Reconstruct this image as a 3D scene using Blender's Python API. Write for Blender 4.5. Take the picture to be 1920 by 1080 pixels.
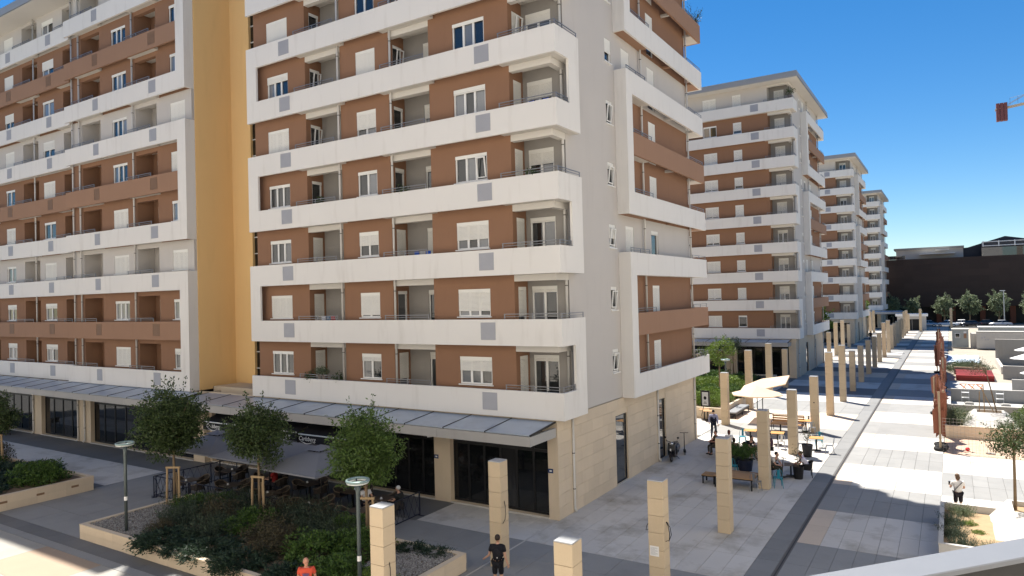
import bpy, bmesh, math, random
import numpy as np
from mathutils import Vector, Matrix

# ------------------------------------------------------------------ camera, sky, sun, exposure
for o in list(bpy.data.objects):
    bpy.data.objects.remove(o)
scene = bpy.context.scene
COL = scene.collection
R = math.radians

cam_d = bpy.data.cameras.new('camera')
cam = bpy.data.objects.new('camera', cam_d)
COL.objects.link(cam)
cam_d.sensor_width = 36.0
cam_d.lens = 36.0 * 1303.0 / 1920.0
cam_d.clip_start = 0.05
cam_d.clip_end = 3000
CM = ((0.845381, 0.029066, 0.533373), (0.533552, 0.001817, -0.845765), (-0.025552, 0.999576, -0.013972))
m4 = Matrix([[CM[0][0], CM[0][1], CM[0][2], 0], [CM[1][0], CM[1][1], CM[1][2], 0],
             [CM[2][0], CM[2][1], CM[2][2], 9.2], [0, 0, 0, 1]])
cam.matrix_world = m4
scene.camera = cam

SUN_EL, SUN_DIR = 62.0, (-0.755, 0.656)       # the sun stands beyond the houses, to the left
world = bpy.data.worlds.new('World')
scene.world = world
world.use_nodes = True
wn = world.node_tree
wn.nodes.clear()
sky = wn.nodes.new('ShaderNodeTexSky')
sky.sky_type = 'NISHITA'
sky.sun_disc = False
sky.sun_elevation = R(SUN_EL)
sky.sun_rotation = math.atan2(SUN_DIR[0], SUN_DIR[1])
sky.altitude = 600
sky.air_density = 1.0
sky.dust_density = 0.0
sky.ozone_density = 4.0
bg = wn.nodes.new('ShaderNodeBackground')
bg.inputs['Strength'].default_value = 0.065
wo = wn.nodes.new('ShaderNodeOutputWorld')
hs = wn.nodes.new('ShaderNodeHueSaturation')     # a clear, dry, deep blue sky
hs.inputs['Saturation'].default_value = 1.32
wn.links.new(sky.outputs[0], hs.inputs['Color'])
wn.links.new(hs.outputs[0], bg.inputs[0])
wn.links.new(bg.outputs[0], wo.inputs[0])

sun_d = bpy.data.lights.new('sun', 'SUN')
sun_d.energy = 5.0
sun_d.angle = R(0.55)
sun_d.color = (1.0, 0.95, 0.87)
sun = bpy.data.objects.new('sun', sun_d)
COL.objects.link(sun)
ce = math.cos(R(SUN_EL))
sv = Vector((SUN_DIR[0] * ce, SUN_DIR[1] * ce, math.sin(R(SUN_EL))))
sun.rotation_euler = sv.to_track_quat('Z', 'Y').to_euler()

scene.view_settings.view_transform = 'Standard'
scene.view_settings.look = 'None'
scene.view_settings.gamma = 1.0
scene.view_settings.use_curve_mapping = False
scene.view_settings.exposure = 1.08

# ------------------------------------------------------------------ materials
MAT = {}

def _nt(name):
    m = bpy.data.materials.new(name)
    m.use_nodes = True
    nt = m.node_tree
    nt.nodes.clear()
    out = nt.nodes.new('ShaderNodeOutputMaterial')
    b = nt.nodes.new('ShaderNodeBsdfPrincipled')
    nt.links.new(b.outputs[0], out.inputs[0])
    return m, nt, b

def mat(name, col, rough=0.8, var=0.10, scale=1.5, fine=0.05, bump=0.0, bscale=40.0, metal=0.0,
        spec=0.3, island=0.0, objvar=0.0, trans=0.0, stain=0.0, stain_col=(0.2, 0.17, 0.13), stain_scale=0.35,
        streak=0.0):
    """base colour with soft large-scale variation, fine grain, optional stains and per-piece tone"""
    m, nt, b = _nt(name)
    N, L = nt.nodes, nt.links
    geo = N.new('ShaderNodeNewGeometry')
    n1 = N.new('ShaderNodeTexNoise'); n1.inputs['Scale'].default_value = scale; n1.inputs['Detail'].default_value = 5
    n2 = N.new('ShaderNodeTexNoise'); n2.inputs['Scale'].default_value = bscale; n2.inputs['Detail'].default_value = 3
    L.new(geo.outputs['Position'], n1.inputs['Vector']); L.new(geo.outputs['Position'], n2.inputs['Vector'])
    def mth(op, a, c):
        q = N.new('ShaderNodeMath'); q.operation = op
        for i, s in enumerate((a, c)):
            if isinstance(s, (int, float)): q.inputs[i].default_value = s
            else: L.new(s, q.inputs[i])
        return q.outputs[0]
    f = mth('ADD', 1.0 - var - fine, mth('MULTIPLY', n1.outputs[0], 2 * var))
    f = mth('ADD', f, mth('MULTIPLY', n2.outputs[0], 2 * fine))
    if island:
        f = mth('MULTIPLY', f, mth('ADD', 1 - island, mth('MULTIPLY', geo.outputs['Random Per Island'], 2 * island)))
    if objvar:
        oi = N.new('ShaderNodeObjectInfo')
        f = mth('MULTIPLY', f, mth('ADD', 1 - objvar, mth('MULTIPLY', oi.outputs['Random'], 2 * objvar)))
    mx = N.new('ShaderNodeMix'); mx.data_type = 'RGBA'; mx.blend_type = 'MULTIPLY'
    mx.inputs['Factor'].default_value = 1.0
    mx.inputs['A'].default_value = (*col, 1)
    L.new(f, mx.inputs['B'])
    colout = mx.outputs['Result']
    if stain:
        n3 = N.new('ShaderNodeTexNoise'); n3.inputs['Scale'].default_value = stain_scale
        n3.inputs['Detail'].default_value = 9; n3.inputs['Roughness'].default_value = 0.68
        L.new(geo.outputs['Position'], n3.inputs['Vector'])
        r = N.new('ShaderNodeValToRGB')
        r.color_ramp.elements[0].position = 0.50; r.color_ramp.elements[1].position = 0.72
        L.new(n3.outputs[0], r.inputs[0])
        m2 = N.new('ShaderNodeMix'); m2.data_type = 'RGBA'
        L.new(mth('MULTIPLY', r.outputs[0], stain), m2.inputs['Factor'])
        L.new(colout, m2.inputs['A']); m2.inputs['B'].default_value = (*stain_col, 1)
        colout = m2.outputs['Result']
    if streak:
        mp = N.new('ShaderNodeMapping'); mp.inputs['Scale'].default_value = (1.0, 1.0, 0.16)
        L.new(geo.outputs['Position'], mp.inputs[0])
        n4 = N.new('ShaderNodeTexNoise'); n4.inputs['Scale'].default_value = 2.2; n4.inputs['Detail'].default_value = 7
        L.new(mp.outputs[0], n4.inputs['Vector'])
        r = N.new('ShaderNodeValToRGB')
        r.color_ramp.elements[0].position = 0.55; r.color_ramp.elements[1].position = 0.78
        L.new(n4.outputs[0], r.inputs[0])
        m2 = N.new('ShaderNodeMix'); m2.data_type = 'RGBA'; m2.blend_type = 'MULTIPLY'
        L.new(mth('MULTIPLY', r.outputs[0], streak), m2.inputs['Factor'])
        L.new(colout, m2.inputs['A']); m2.inputs['B'].default_value = (0.55, 0.5, 0.44, 1)
        colout = m2.outputs['Result']
    L.new(colout, b.inputs['Base Color'])
    b.inputs['Roughness'].default_value = rough
    b.inputs['Metallic'].default_value = metal
    b.inputs['Specular IOR Level'].default_value = spec
    if trans:
        b.inputs['Subsurface Weight'].default_value = 0.0
        tb = N.new('ShaderNodeBsdfTranslucent'); L.new(colout, tb.inputs[0])
        ms = N.new('ShaderNodeMixShader'); ms.inputs[0].default_value = trans
        L.new(b.outputs[0], ms.inputs[1]); L.new(tb.outputs[0], ms.inputs[2])
        L.new(ms.outputs[0], [n for n in N if n.type == 'OUTPUT_MATERIAL'][0].inputs[0])
    if bump:
        bp = N.new('ShaderNodeBump'); bp.inputs['Strength'].default_value = bump; bp.inputs['Distance'].default_value = 0.02
        L.new(n2.outputs[0], bp.inputs['Height']); L.new(bp.outputs[0], b.inputs['Normal'])
    MAT[name] = m
    return m

def glass(name, dark=(0.015, 0.018, 0.02), light=(0.25, 0.26, 0.27), curtain=0.5, rough=0.03, spec=0.9):
    """window glass: dark room or hanging curtain behind a mirror-like front, differing from pane to pane"""
    m, nt, b = _nt(name)
    N, L = nt.nodes, nt.links
    oi = N.new('ShaderNodeObjectInfo')
    tc = N.new('ShaderNodeTexCoord')
    wv = N.new('ShaderNodeTexWave'); wv.bands_direction = 'X'
    wv.inputs['Scale'].default_value = 7.0; wv.inputs['Distortion'].default_value = 2.5; wv.inputs['Detail'].default_value = 2
    L.new(tc.outputs['Object'], wv.inputs['Vector'])
    r = N.new('ShaderNodeValToRGB')
    r.color_ramp.elements[0].position = 1 - curtain; r.color_ramp.elements[1].position = min(1.0, 1 - curtain + 0.25)
    L.new(oi.outputs['Random'], r.inputs[0])
    mm = N.new('ShaderNodeMath'); mm.operation = 'MULTIPLY'
    L.new(r.outputs[0], mm.inputs[0])
    m3 = N.new('ShaderNodeMath'); m3.operation = 'MULTIPLY_ADD'
    L.new(wv.outputs['Fac'], m3.inputs[0]); m3.inputs[1].default_value = 0.5; m3.inputs[2].default_value = 0.5
    L.new(m3.outputs[0], mm.inputs[1])
    mx = N.new('ShaderNodeMix'); mx.data_type = 'RGBA'
    L.new(mm.outputs[0], mx.inputs['Factor'])
    mx.inputs['A'].default_value = (*dark, 1); mx.inputs['B'].default_value = (*light, 1)
    L.new(mx.outputs['Result'], b.inputs['Base Color'])
    b.inputs['Roughness'].default_value = rough
    b.inputs['Specular IOR Level'].default_value = spec
    b.inputs['IOR'].default_value = 1.6
    MAT[name] = m
    return m

mat('white_render', (0.74, 0.71, 0.66), 0.85, 0.05, 0.35, 0.03, bump=0.15, bscale=55, streak=0.26)
mat('brown_render', (0.262, 0.142, 0.084), 0.9, 0.06, 0.5, 0.05, bump=0.2, bscale=60, streak=0.12)
mat('brown_band', (0.325, 0.19, 0.12), 0.9, 0.05, 0.5, 0.04, bump=0.2, bscale=60, streak=0.12)
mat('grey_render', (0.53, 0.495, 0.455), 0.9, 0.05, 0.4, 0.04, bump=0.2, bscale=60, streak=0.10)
mat('loggia_shade_grey', (0.30, 0.28, 0.255), 0.9, 0.05, 0.4, 0.04, bump=0.2, bscale=60, streak=0.10)  # grey render darkened: the loggias' deeper shade is put into the colour
mat('pale_soffit', (0.60, 0.57, 0.52), 0.9, 0.05, 0.6, 0.03)
mat('yellow_render', (0.84, 0.56, 0.25), 0.9, 0.05, 0.25, 0.04, bump=0.2, bscale=60, streak=0.10)
mat('sandstone', (0.62, 0.51, 0.375), 0.8, 0.08, 1.2, 0.06, bump=0.12, bscale=25, objvar=0.05, streak=0.15)
mat('pillar_stone', (0.53, 0.42, 0.285), 0.75, 0.06, 1.5, 0.05, bump=0.1, bscale=25, objvar=0.05, streak=0.1)
mat('cap_metal', (0.42, 0.43, 0.44), 0.35, 0.05, 2, 0.03, metal=0.3)
mat('pvc_white', (0.80, 0.79, 0.75), 0.45, 0.03, 2, 0.02, spec=0.5)
mat('shutter_white', (0.78, 0.76, 0.70), 0.6, 0.03, 2, 0.02, objvar=0.03, streak=0.1)
mat('louvre_grey', (0.40, 0.40, 0.42), 0.6, 0.05, 2, 0.03, metal=0.2)
mat('louvre_brown', (0.22, 0.13, 0.075), 0.6, 0.05, 2, 0.03)
mat('rail_metal', (0.24, 0.245, 0.26), 0.45, 0.08, 3, 0.05, metal=0.6)
mat('pipe_paint', (0.58, 0.56, 0.52), 0.5, 0.05, 2, 0.03, streak=0.2)
mat('pipe_dark', (0.12, 0.11, 0.10), 0.6, 0.05)
mat('roof_metal', (0.36, 0.35, 0.34), 0.55, 0.06, 0.6, 0.04, metal=0.2)
mat('canopy_panel', (0.42, 0.475, 0.54), 0.35, 0.10, 1.2, 0.05, metal=0.25, stain=0.35, stain_col=(0.22, 0.23, 0.25), stain_scale=1.3)
mat('canopy_fascia', (0.38, 0.365, 0.345), 0.6, 0.05, 1.0, 0.03, streak=0.25)
mat('black_frame', (0.012, 0.012, 0.013), 0.45, 0.1)
glass('pane_glass')
glass('shop_glass', (0.008, 0.009, 0.01), (0.03, 0.03, 0.032), 0.4, 0.05, 0.45)
glass('side_glass', (0.02, 0.025, 0.03), (0.05, 0.06, 0.065), 0.4, 0.02, 1.0)
mat('dark_core', (0.06, 0.055, 0.05), 0.9, 0.05)

mat('slab_pale', (0.56, 0.53, 0.485), 0.75, 0.07, 0.7, 0.06, bump=0.08, bscale=18, objvar=0.05,
    stain=0.9, stain_col=(0.29, 0.255, 0.20), stain_scale=0.5)
mat('slab_grey', (0.265, 0.262, 0.252), 0.75, 0.08, 0.8, 0.07, bump=0.08, bscale=18, objvar=0.05,
    stain=0.3, stain_col=(0.13, 0.13, 0.13), stain_scale=0.6)
mat('slab_dark', (0.15, 0.148, 0.145), 0.75, 0.08, 0.8, 0.07, bump=0.08, bscale=18, objvar=0.05, stain=0.25,
    stain_col=(0.17, 0.17, 0.17), stain_scale=0.7)
mat('slab_pink', (0.56, 0.46, 0.36), 0.75, 0.07, 0.8, 0.06, bump=0.08, bscale=18, objvar=0.05, stain=0.3,
    stain_col=(0.28, 0.24, 0.19), stain_scale=0.5)
mat('band_grey', (0.215, 0.215, 0.21), 0.75, 0.08, 0.8, 0.07, bump=0.08, bscale=18, objvar=0.05, stain=0.3, stain_col=(0.13, 0.13, 0.13), stain_scale=0.7)
mat('street_pale', (0.31, 0.295, 0.265), 0.75, 0.07, 0.8, 0.06, bump=0.08, bscale=18, objvar=0.06, stain=0.5, stain_col=(0.26, 0.24, 0.2), stain_scale=0.5)
mat('street_pink', (0.36, 0.27, 0.195), 0.75, 0.07, 0.8, 0.06, bump=0.08, bscale=18, objvar=0.06, stain=0.4, stain_col=(0.28, 0.22, 0.17), stain_scale=0.5)
mat('joint_grout', (0.17, 0.165, 0.155), 0.95, 0.1, 2, 0.1)
mat('asphalt', (0.055, 0.055, 0.055), 0.9, 0.1, 1, 0.1)
mat('site_dust', (0.36, 0.32, 0.26), 0.95, 0.15, 0.5, 0.1, bump=0.3, bscale=8, stain=0.4, stain_col=(0.33, 0.27, 0.2), stain_scale=0.3)
mat('concrete', (0.30, 0.29, 0.27), 0.9, 0.08, 0.8, 0.06, bump=0.2, bscale=20, streak=0.3)
mat('concrete_pale', (0.50, 0.475, 0.435), 0.9, 0.06, 0.8, 0.05, bump=0.2, bscale=20, stain=0.2)
mat('soil', (0.16, 0.11, 0.07), 0.95, 0.2, 3, 0.15, bump=0.6, bscale=15)
mat('soil_dry', (0.34, 0.24, 0.14), 0.95, 0.2, 3, 0.15, bump=0.6, bscale=15)
mat('gravel', (0.22, 0.21, 0.20), 0.9, 0.15, 3, 0.1, island=0.5)
mat('bark', (0.20, 0.145, 0.09), 0.9, 0.15, 6, 0.12, bump=0.5, bscale=30)
mat('stake_wood', (0.38, 0.27, 0.155), 0.8, 0.12, 4, 0.08, objvar=0.1)
mat('bench_wood', (0.36, 0.21, 0.10), 0.65, 0.12, 4, 0.08, objvar=0.12)
mat('table_orange', (0.50, 0.26, 0.085), 0.5, 0.08, 4, 0.05)
for nm, c, isl in (('leaf_ficus', (0.050, 0.078, 0.024), 0.5), ('leaf_ficus_bright', (0.075, 0.125, 0.028), 0.5),
                   ('leaf_privet', (0.062, 0.115, 0.022), 0.45), ('leaf_juniper', (0.028, 0.052, 0.030), 0.45),
                   ('leaf_rosemary', (0.050, 0.072, 0.045), 0.4), ('leaf_red', (0.070, 0.060, 0.033), 0.5),
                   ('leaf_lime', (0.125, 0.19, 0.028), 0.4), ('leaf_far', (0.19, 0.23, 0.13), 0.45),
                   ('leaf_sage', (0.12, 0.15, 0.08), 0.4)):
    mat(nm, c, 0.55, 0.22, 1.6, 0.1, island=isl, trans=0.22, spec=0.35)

# ------------------------------------------------------------------ mesh helpers
class MB:
    def __init__(s): s.v = []; s.f = []
    def add(s, vs, fs, M=None):
        k = len(s.v)
        if M is not None: vs = [tuple(M @ Vector(p)) for p in vs]
        s.v += [tuple(p) for p in vs]
        s.f += [tuple(i + k for i in f) for f in fs]
        return s
    def box(s, x0, y0, z0, x1, y1, z1, M=None):
        if x0 > x1: x0, x1 = x1, x0
        if y0 > y1: y0, y1 = y1, y0
        if z0 > z1: z0, z1 = z1, z0
        return s.add([(x0, y0, z0), (x1, y0, z0), (x1, y1, z0), (x0, y1, z0), (x0, y0, z1), (x1, y0, z1), (x1, y1, z1), (x0, y1, z1)],
                     [(3, 2, 1, 0), (4, 5, 6, 7), (0, 1, 5, 4), (1, 2, 6, 5), (2, 3, 7, 6), (3, 0, 4, 7)], M)
    def quad(s, a, b, c, d): return s.add([a, b, c, d], [(0, 1, 2, 3)])
    def prism(s, pts, z0, z1, M=None):
        n = len(pts)
        return s.add([(x, y, z0) for x, y in pts] + [(x, y, z1) for x, y in pts],
                     [tuple(range(n - 1, -1, -1)), tuple(range(n, 2 * n))] + [(i, (i + 1) % n, n + (i + 1) % n, n + i) for i in range(n)], M)
    def extr(s, pts, axis, a0, a1, M=None):
        """outline in a plane pushed along an axis: 'x' -> pts are (y,z); 'y' -> pts are (x,z)"""
        n = len(pts)
        if axis == 'x': f = lambda p, a: (a, p[0], p[1])
        else: f = lambda p, a: (p[0], a, p[1])
        return s.add([f(p, a0) for p in pts] + [f(p, a1) for p in pts],
                     [tuple(range(n)), tuple(range(2 * n - 1, n - 1, -1))] + [(i, n + i, n + (i + 1) % n, (i + 1) % n) for i in range(n)], M)
    def tube(s, pts, rs, n=8, cap=True):
        pts = [Vector(p) for p in pts]
        if not isinstance(rs, (list, tuple)): rs = [rs] * len(pts)
        k = len(s.v)
        up = Vector((0, 0, 1))
        prev = None
        for i, p in enumerate(pts):
            d = (pts[min(i + 1, len(pts) - 1)] - pts[max(i - 1, 0)])
            if d.length < 1e-9: d = Vector((0, 0, 1))
            d.normalize()
            if prev is None:
                a = d.cross(Vector((1, 0, 0)) if abs(d.x) < 0.8 else up)
            else:
                a = prev - d * prev.dot(d)
            a.normalize(); prev = a
            b = d.cross(a)
            for j in range(n):
                t = 2 * math.pi * j / n
                s.v.append(tuple(p + (a * math.cos(t) + b * math.sin(t)) * rs[i]))
        for i in range(len(pts) - 1):
            for j in range(n):
                s.f.append((k + i * n + j, k + i * n + (j + 1) % n, k + (i + 1) * n + (j + 1) % n, k + (i + 1) * n + j))
        if cap:
            s.f.append(tuple(k + j for j in range(n - 1, -1, -1)))
            s.f.append(tuple(k + (len(pts) - 1) * n + j for j in range(n)))
        return s
    def lathe(s, prof, n=16, M=None):
        vs, fs = [], []
        for r, z in prof:
            for j in range(n):
                t = 2 * math.pi * j / n
                vs.append((r * math.cos(t), r * math.sin(t), z))
        for i in range(len(prof) - 1):
            for j in range(n):
                fs.append((i * n + j, i * n + (j + 1) % n, (i + 1) * n + (j + 1) % n, (i + 1) * n + j))
        fs.append(tuple(range(n - 1, -1, -1))); fs.append(tuple((len(prof) - 1) * n + j for j in range(n)))
        return s.add(vs, fs, M)
    def torus(s, c, rx, ry, r, n=24, m=8, M=None):
        vs, fs = [], []
        for i in range(n):
            t = 2 * math.pi * i / n
            for j in range(m):
                u = 2 * math.pi * j / m
                vs.append((c[0] + (rx + r * math.cos(u)) * math.cos(t), c[1] + (ry + r * math.cos(u)) * math.sin(t), c[2] + r * math.sin(u)))
        for i in range(n):
            for j in range(m):
                fs.append((i * m + j, ((i + 1) % n) * m + j, ((i + 1) % n) * m + (j + 1) % m, i * m + (j + 1) % m))
        return s.add(vs, fs, M)
    def ball(s, c, r, n=10, m=8, M=None):
        if not isinstance(r, (tuple, list)): r = (r, r, r)
        vs = [(c[0], c[1], c[2] - r[2])]
        for i in range(1, m):
            p = -math.pi / 2 + math.pi * i / m
            for j in range(n):
                t = 2 * math.pi * j / n
                vs.append((c[0] + r[0] * math.cos(p) * math.cos(t), c[1] + r[1] * math.cos(p) * math.sin(t), c[2] + r[2] * math.sin(p)))
        vs.append((c[0], c[1], c[2] + r[2]))
        fs = [(0, 1 + (j + 1) % n, 1 + j) for j in range(n)]
        for i in range(m - 2):
            for j in range(n):
                a = 1 + i * n
                fs.append((a + j, a + (j + 1) % n, a + n + (j + 1) % n, a + n + j))
        a = 1 + (m - 2) * n
        fs += [(a + j, a + (j + 1) % n, len(vs) - 1) for j in range(n)]
        return s.add(vs, fs, M)
    def mesh(s, name, m, smooth=False, bevel=0.0):
        me = bpy.data.meshes.new(name)
        me.from_pydata(s.v, [], s.f)
        if bevel:
            bm = bmesh.new(); bm.from_mesh(me)
            bmesh.ops.bevel(bm, geom=bm.edges[:], offset=bevel, segments=1, affect='EDGES', profile=0.5)
            bm.to_mesh(me); bm.free()
        if m is not None: me.materials.append(MAT[m] if isinstance(m, str) else m)
        if smooth: me.polygons.foreach_set('use_smooth', [True] * len(me.polygons))
        me.update()
        return me
    def build(s, name, m, parent=None, smooth=False, bevel=0.0):
        return link(name, s.mesh(name, m, smooth, bevel), parent)

def link(name, me, parent=None, loc=None, rz=None):
    o = bpy.data.objects.new(name, me)
    COL.objects.link(o)
    if parent is not None: o.parent = parent
    if loc is not None: o.location = loc
    if rz is not None: o.rotation_euler = (0, 0, rz)
    return o

def tag(o, label=None, cat=None, group=None, kind=None):
    if label: o['label'] = label
    if cat: o['category'] = cat
    if group: o['group'] = group
    if kind: o['kind'] = kind
    return o

def thing(name, label, cat, loc=(0, 0, 0), rz=0.0, group=None):
    o = link(name, None, None, loc, rz)
    o.empty_display_size = 0.2
    return tag(o, label, cat, group, 'thing')

def copy_tree(o, parent=None):
    c = o.copy(); COL.objects.link(c); c.parent = parent
    for ch in list(o.children): copy_tree(ch, c)
    return c

def wall_holes(mb, plane, c, u0, u1, z0, z1, holes, depth=0.16):
    """a wall sheet facing -y (plane 'y' at y=c, u = x) or +x (plane 'x' at x=c, u = y) with real openings and reveals"""
    if plane == 'y':
        P = lambda u, z, d=0.0: (u, c + d, z); flip = False
    else:
        P = lambda u, z, d=0.0: (c - d, u, z); flip = False
    us = sorted({u0, u1} | {min(max(h[i], u0), u1) for h in holes for i in (0, 1)})
    zs = sorted({z0, z1} | {min(max(h[i], z0), z1) for h in holes for i in (2, 3)})
    for i in range(len(us) - 1):
        for j in range(len(zs) - 1):
            uc, zc = (us[i] + us[i + 1]) / 2, (zs[j] + zs[j + 1]) / 2
            if any(h[0] < uc < h[1] and h[2] < zc < h[3] for h in holes): continue
            mb.quad(P(us[i], zs[j]), P(us[i + 1], zs[j]), P(us[i + 1], zs[j + 1]), P(us[i], zs[j + 1]))
    for a, b, e, f in holes:
        a, b, e, f = max(a, u0), min(b, u1), max(e, z0), min(f, z1)
        mb.quad(P(a, e), P(a, e, depth), P(b, e, depth), P(b, e))
        mb.quad(P(a, f), P(b, f), P(b, f, depth), P(a, f, depth))
        mb.quad(P(a, e), P(a, f), P(a, f, depth), P(a, e, depth))
        mb.quad(P(b, e), P(b, e, depth), P(b, f, depth), P(b, f))

WORK = bpy.data.scenes.new('bench')      # empty scene where modifiers and text are turned into meshes, removed at the end
_cache = {}
def cached(key, fn):
    if key not in _cache: _cache[key] = fn()
    return _cache[key]

def text_mesh(name, body, size, m, depth=0.004, shear=0.0, align='CENTER'):
    cu = bpy.data.curves.new(name, 'FONT')
    cu.body = body; cu.size = size; cu.extrude = depth; cu.shear = shear
    cu.align_x = align; cu.align_y = 'CENTER'
    ob = bpy.data.objects.new(name, cu)
    WORK.collection.objects.link(ob)
    WORK.view_layers[0].update(); dg = WORK.view_layers[0].depsgraph
    me = bpy.data.meshes.new_from_object(ob.evaluated_get(dg))
    bpy.data.objects.remove(ob); bpy.data.curves.remove(cu)
    me.name = name; me.materials.clear(); me.materials.append(MAT[m])
    return me

# ------------------------------------------------------------------ ground and paving
rng = random.Random(7)
def sheet(name, x0, y0, x1, y1, z, m, parent=None):
    mb = MB(); mb.quad((x0, y0, z), (x1, y0, z), (x1, y1, z), (x0, y1, z))
    o = mb.build(name, m, parent)
    if parent is None: tag(o, kind='structure')
    return o
sheet('ground', -900, -500, 900, 1200, -0.06, 'site_dust')
sheet('plaza', -13.9, 8.0, -5.10, 230, -0.02, 'joint_grout')
plaza = bpy.data.objects['plaza']
promenade = sheet('promenade', -5.098, 8.0, 4.5, 230, -0.021, 'joint_grout')
forecourt = sheet('forecourt', -90, 13.2, -13.902, 26.0, -0.022, 'joint_grout')
street = sheet('street', -90, -20, -13.902, 13.198, -0.023, 'joint_grout')
sheet('side_street', -13.9, -20, 4.5, 7.998, -0.024, 'slab_pale')
sheet('courtyard', -60, 44.2, -13.902, 230, -0.025, 'joint_grout')
rear_path = bpy.data.objects['courtyard']

def slab_mesh(dx, dy, m):
    def f():
        g = 0.006
        mb = MB(); mb.box(g, g, -0.03, dx - g, dy - g, 0.0)
        return mb.mesh('paving_slab', m)
    return cached(('slab', round(dx, 3), round(dy, 3), m), f)

def pave(parent, x0, x1, y0, y1, nx, ny, m):
    dx, dy = (x1 - x0) / nx, (y1 - y0) / ny
    for i in range(nx):
        for j in range(ny):
            link('paving_slab', slab_mesh(dx, dy, m if isinstance(m, str) else m(i, j)), parent,
                 (x0 + i * dx, y0 + j * dy, rng.uniform(-0.0015, 0.0015)))

def strip(parent, x0, x1, y0, y1, m, name='paving_strip'):
    mb = MB(); mb.box(x0, y0, -0.03, x1, y1, 0.0)
    mb.build(name, m, parent)

ROW = [27.05 + 4.49 * i for i in range(-5, 46)]
def rowcol(i): return (i - 5) % 2          # 0 pale, 1 grey
for i in range(len(ROW) - 1):
    y0, y1, c = ROW[i], ROW[i + 1], rowcol(i)
    if y1 < 9 or y0 > 205: continue
    near = 12 < y0 < 48
    a, b = ('slab_pale', 'slab_grey') if c == 0 else ('slab_grey', 'slab_pale')
    e = 'slab_pink' if c == 0 else 'slab_grey'
    if near:
        pave(promenade, -4.25, -0.60, y0, y1, 6, 2, a)
        pave(promenade, -5.02, -4.25, y0, y1, 1, 2, e)
        if 30 < y0 < 42: pave(promenade, -0.60, 3.66, y0, y1, 7, 2, b)
        elif y0 < 42: strip(promenade, -0.60, 4.4, y0 + .006, y1 - .006, b)
        # dark band and the slot drain beside the plaza
        pave(plaza, -5.93, -5.19, y0, y1, 1, 4, 'band_grey')
    else:
        strip(promenade, -4.25, -0.60, y0 + .006, y1 - .006, a)
        strip(promenade, -5.02, -4.25, y0 + .006, y1 - .006, e)
        if y0 < 25: strip(promenade, -0.60, 4.4, y0 + .006, y1 - .006, b)
        strip(plaza, -5.93, -5.19, y0 + .006, y1 - .006, 'band_grey')
mb = MB(); mb.box(-5.17, 8, -0.03, -5.125, 205, -0.012); mb.box(-5.075, 8, -0.03, -5.03, 205, -0.012)
mb.build('drain_edge', 'pipe_dark', plaza)
mb = MB(); mb.box(-5.125, 8, -0.05, -5.075, 205, -0.019); mb.build('drain_slot', 'black_frame', plaza)
# the square between the corner house and the drain
bands = [(9.0, 13.5, 'slab_pale'), (13.5, 18.0, 'slab_grey'), (18.0, 22.5, 'slab_dark')]
for y0, y1, m in bands[:2]:
    strip(plaza, -13.85, -5.94, y0 + .006, y1 - .006, m)
pave(plaza, -13.85, -5.94, 18.0, 22.5, 6, 3, 'slab_grey')
pave(plaza, -13.85, -5.94, 22.5, 45.4, 11, 10, 'slab_pale')
alt = [('slab_grey', 45.4, 49.9), ('slab_pink', 49.9, 56.4), ('slab_grey', 56.4, 62.0), ('slab_pale', 62.0, 67.0)]
y = 67.0; k = 0
while y < 200:
    alt.append((('slab_dark', 'slab_pale', 'slab_grey', 'slab_pink')[k % 4], y, y + 4.6)); y += 4.6; k += 1
for m, y0, y1 in alt:
    if y0 < 60: pave(plaza, -13.85, -5.94, y0, y1, 6, 2, m)
    else: strip(plaza, -13.85, -5.94, y0 + .006, y1 - .006, m)
mb = MB(); mb.box(-13.92, 18.0, -0.03, -13.855, 25.1, 0.001); mb.build('white_line', 'concrete_pale', forecourt)
# before the shop fronts
pave(forecourt, -19.2, -13.93, 22.5, 25.16, 7, 2, 'slab_pale')
pave(forecourt, -19.2, -13.93, 19.1, 22.5, 4, 2, 'slab_grey')
pave(forecourt, -37.4, -19.2, 22.4, 25.16, 16, 1, 'slab_dark')
pave(forecourt, -37.4, -19.2, 19.1, 22.4, 12, 2, 'slab_grey')
pave(forecourt, -37.4, -29.9, 14.3, 19.1, 5, 3, 'slab_grey')
strip(forecourt, -66, -37.41, 18.5, 19.2, 'slab_dark')
pave(forecourt, -64, -37.41, 19.2, 22.4, 24, 2, 'slab_pale')
pave(forecourt, -64, -37.41, 22.4, 24.86, 24, 1, 'slab_dark')
pave(forecourt, -45, -29.9, 13.6, 14.29, 12, 1, 'slab_dark')
pave(forecourt, -29.9, -13.93, 13.6, 14.29, 12, 1, 'slab_dark')
strip(forecourt, -14.1, -13.93, 14.3, 19.09, 'slab_grey')
strip(forecourt, -66, -45.01, 13.6, 18.49, 'slab_grey')
# sunlit walkway in front of the planters
for j, y0 in enumerate((8.8, 11.0)):
    for i in range(-46, -13, 4):
        strip(street, i, min(i + 3.99, -13.95), y0, y0 + 2.19, ('street_pale', 'street_pink')[(i // 4 + j) % 2], 'paving_slab')
strip(street, -66, -46.01, 8.8, 13.19, 'street_pale')
strip(street, -66, -13.95, -2.1, 8.79, 'slab_pale')
strip(forecourt, -66, -13.95, 13.21, 13.59, 'slab_grey')
# courtyards between the houses
for j in range(4):
    yo = 44.6 + 52.4 * j
    strip(rear_path, -50, -13.95, yo, yo + 27, ('slab_pale'), 'paving_strip')
# road at the far end of the promenade
r_ = sheet('road', -140, 183, 160, 194, -0.012, 'asphalt')
mb = MB(); mb.box(-140, 194, -0.06, 160, 194.3, 0.12); tag(mb.build('kerb', 'concrete'), kind='structure')

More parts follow.
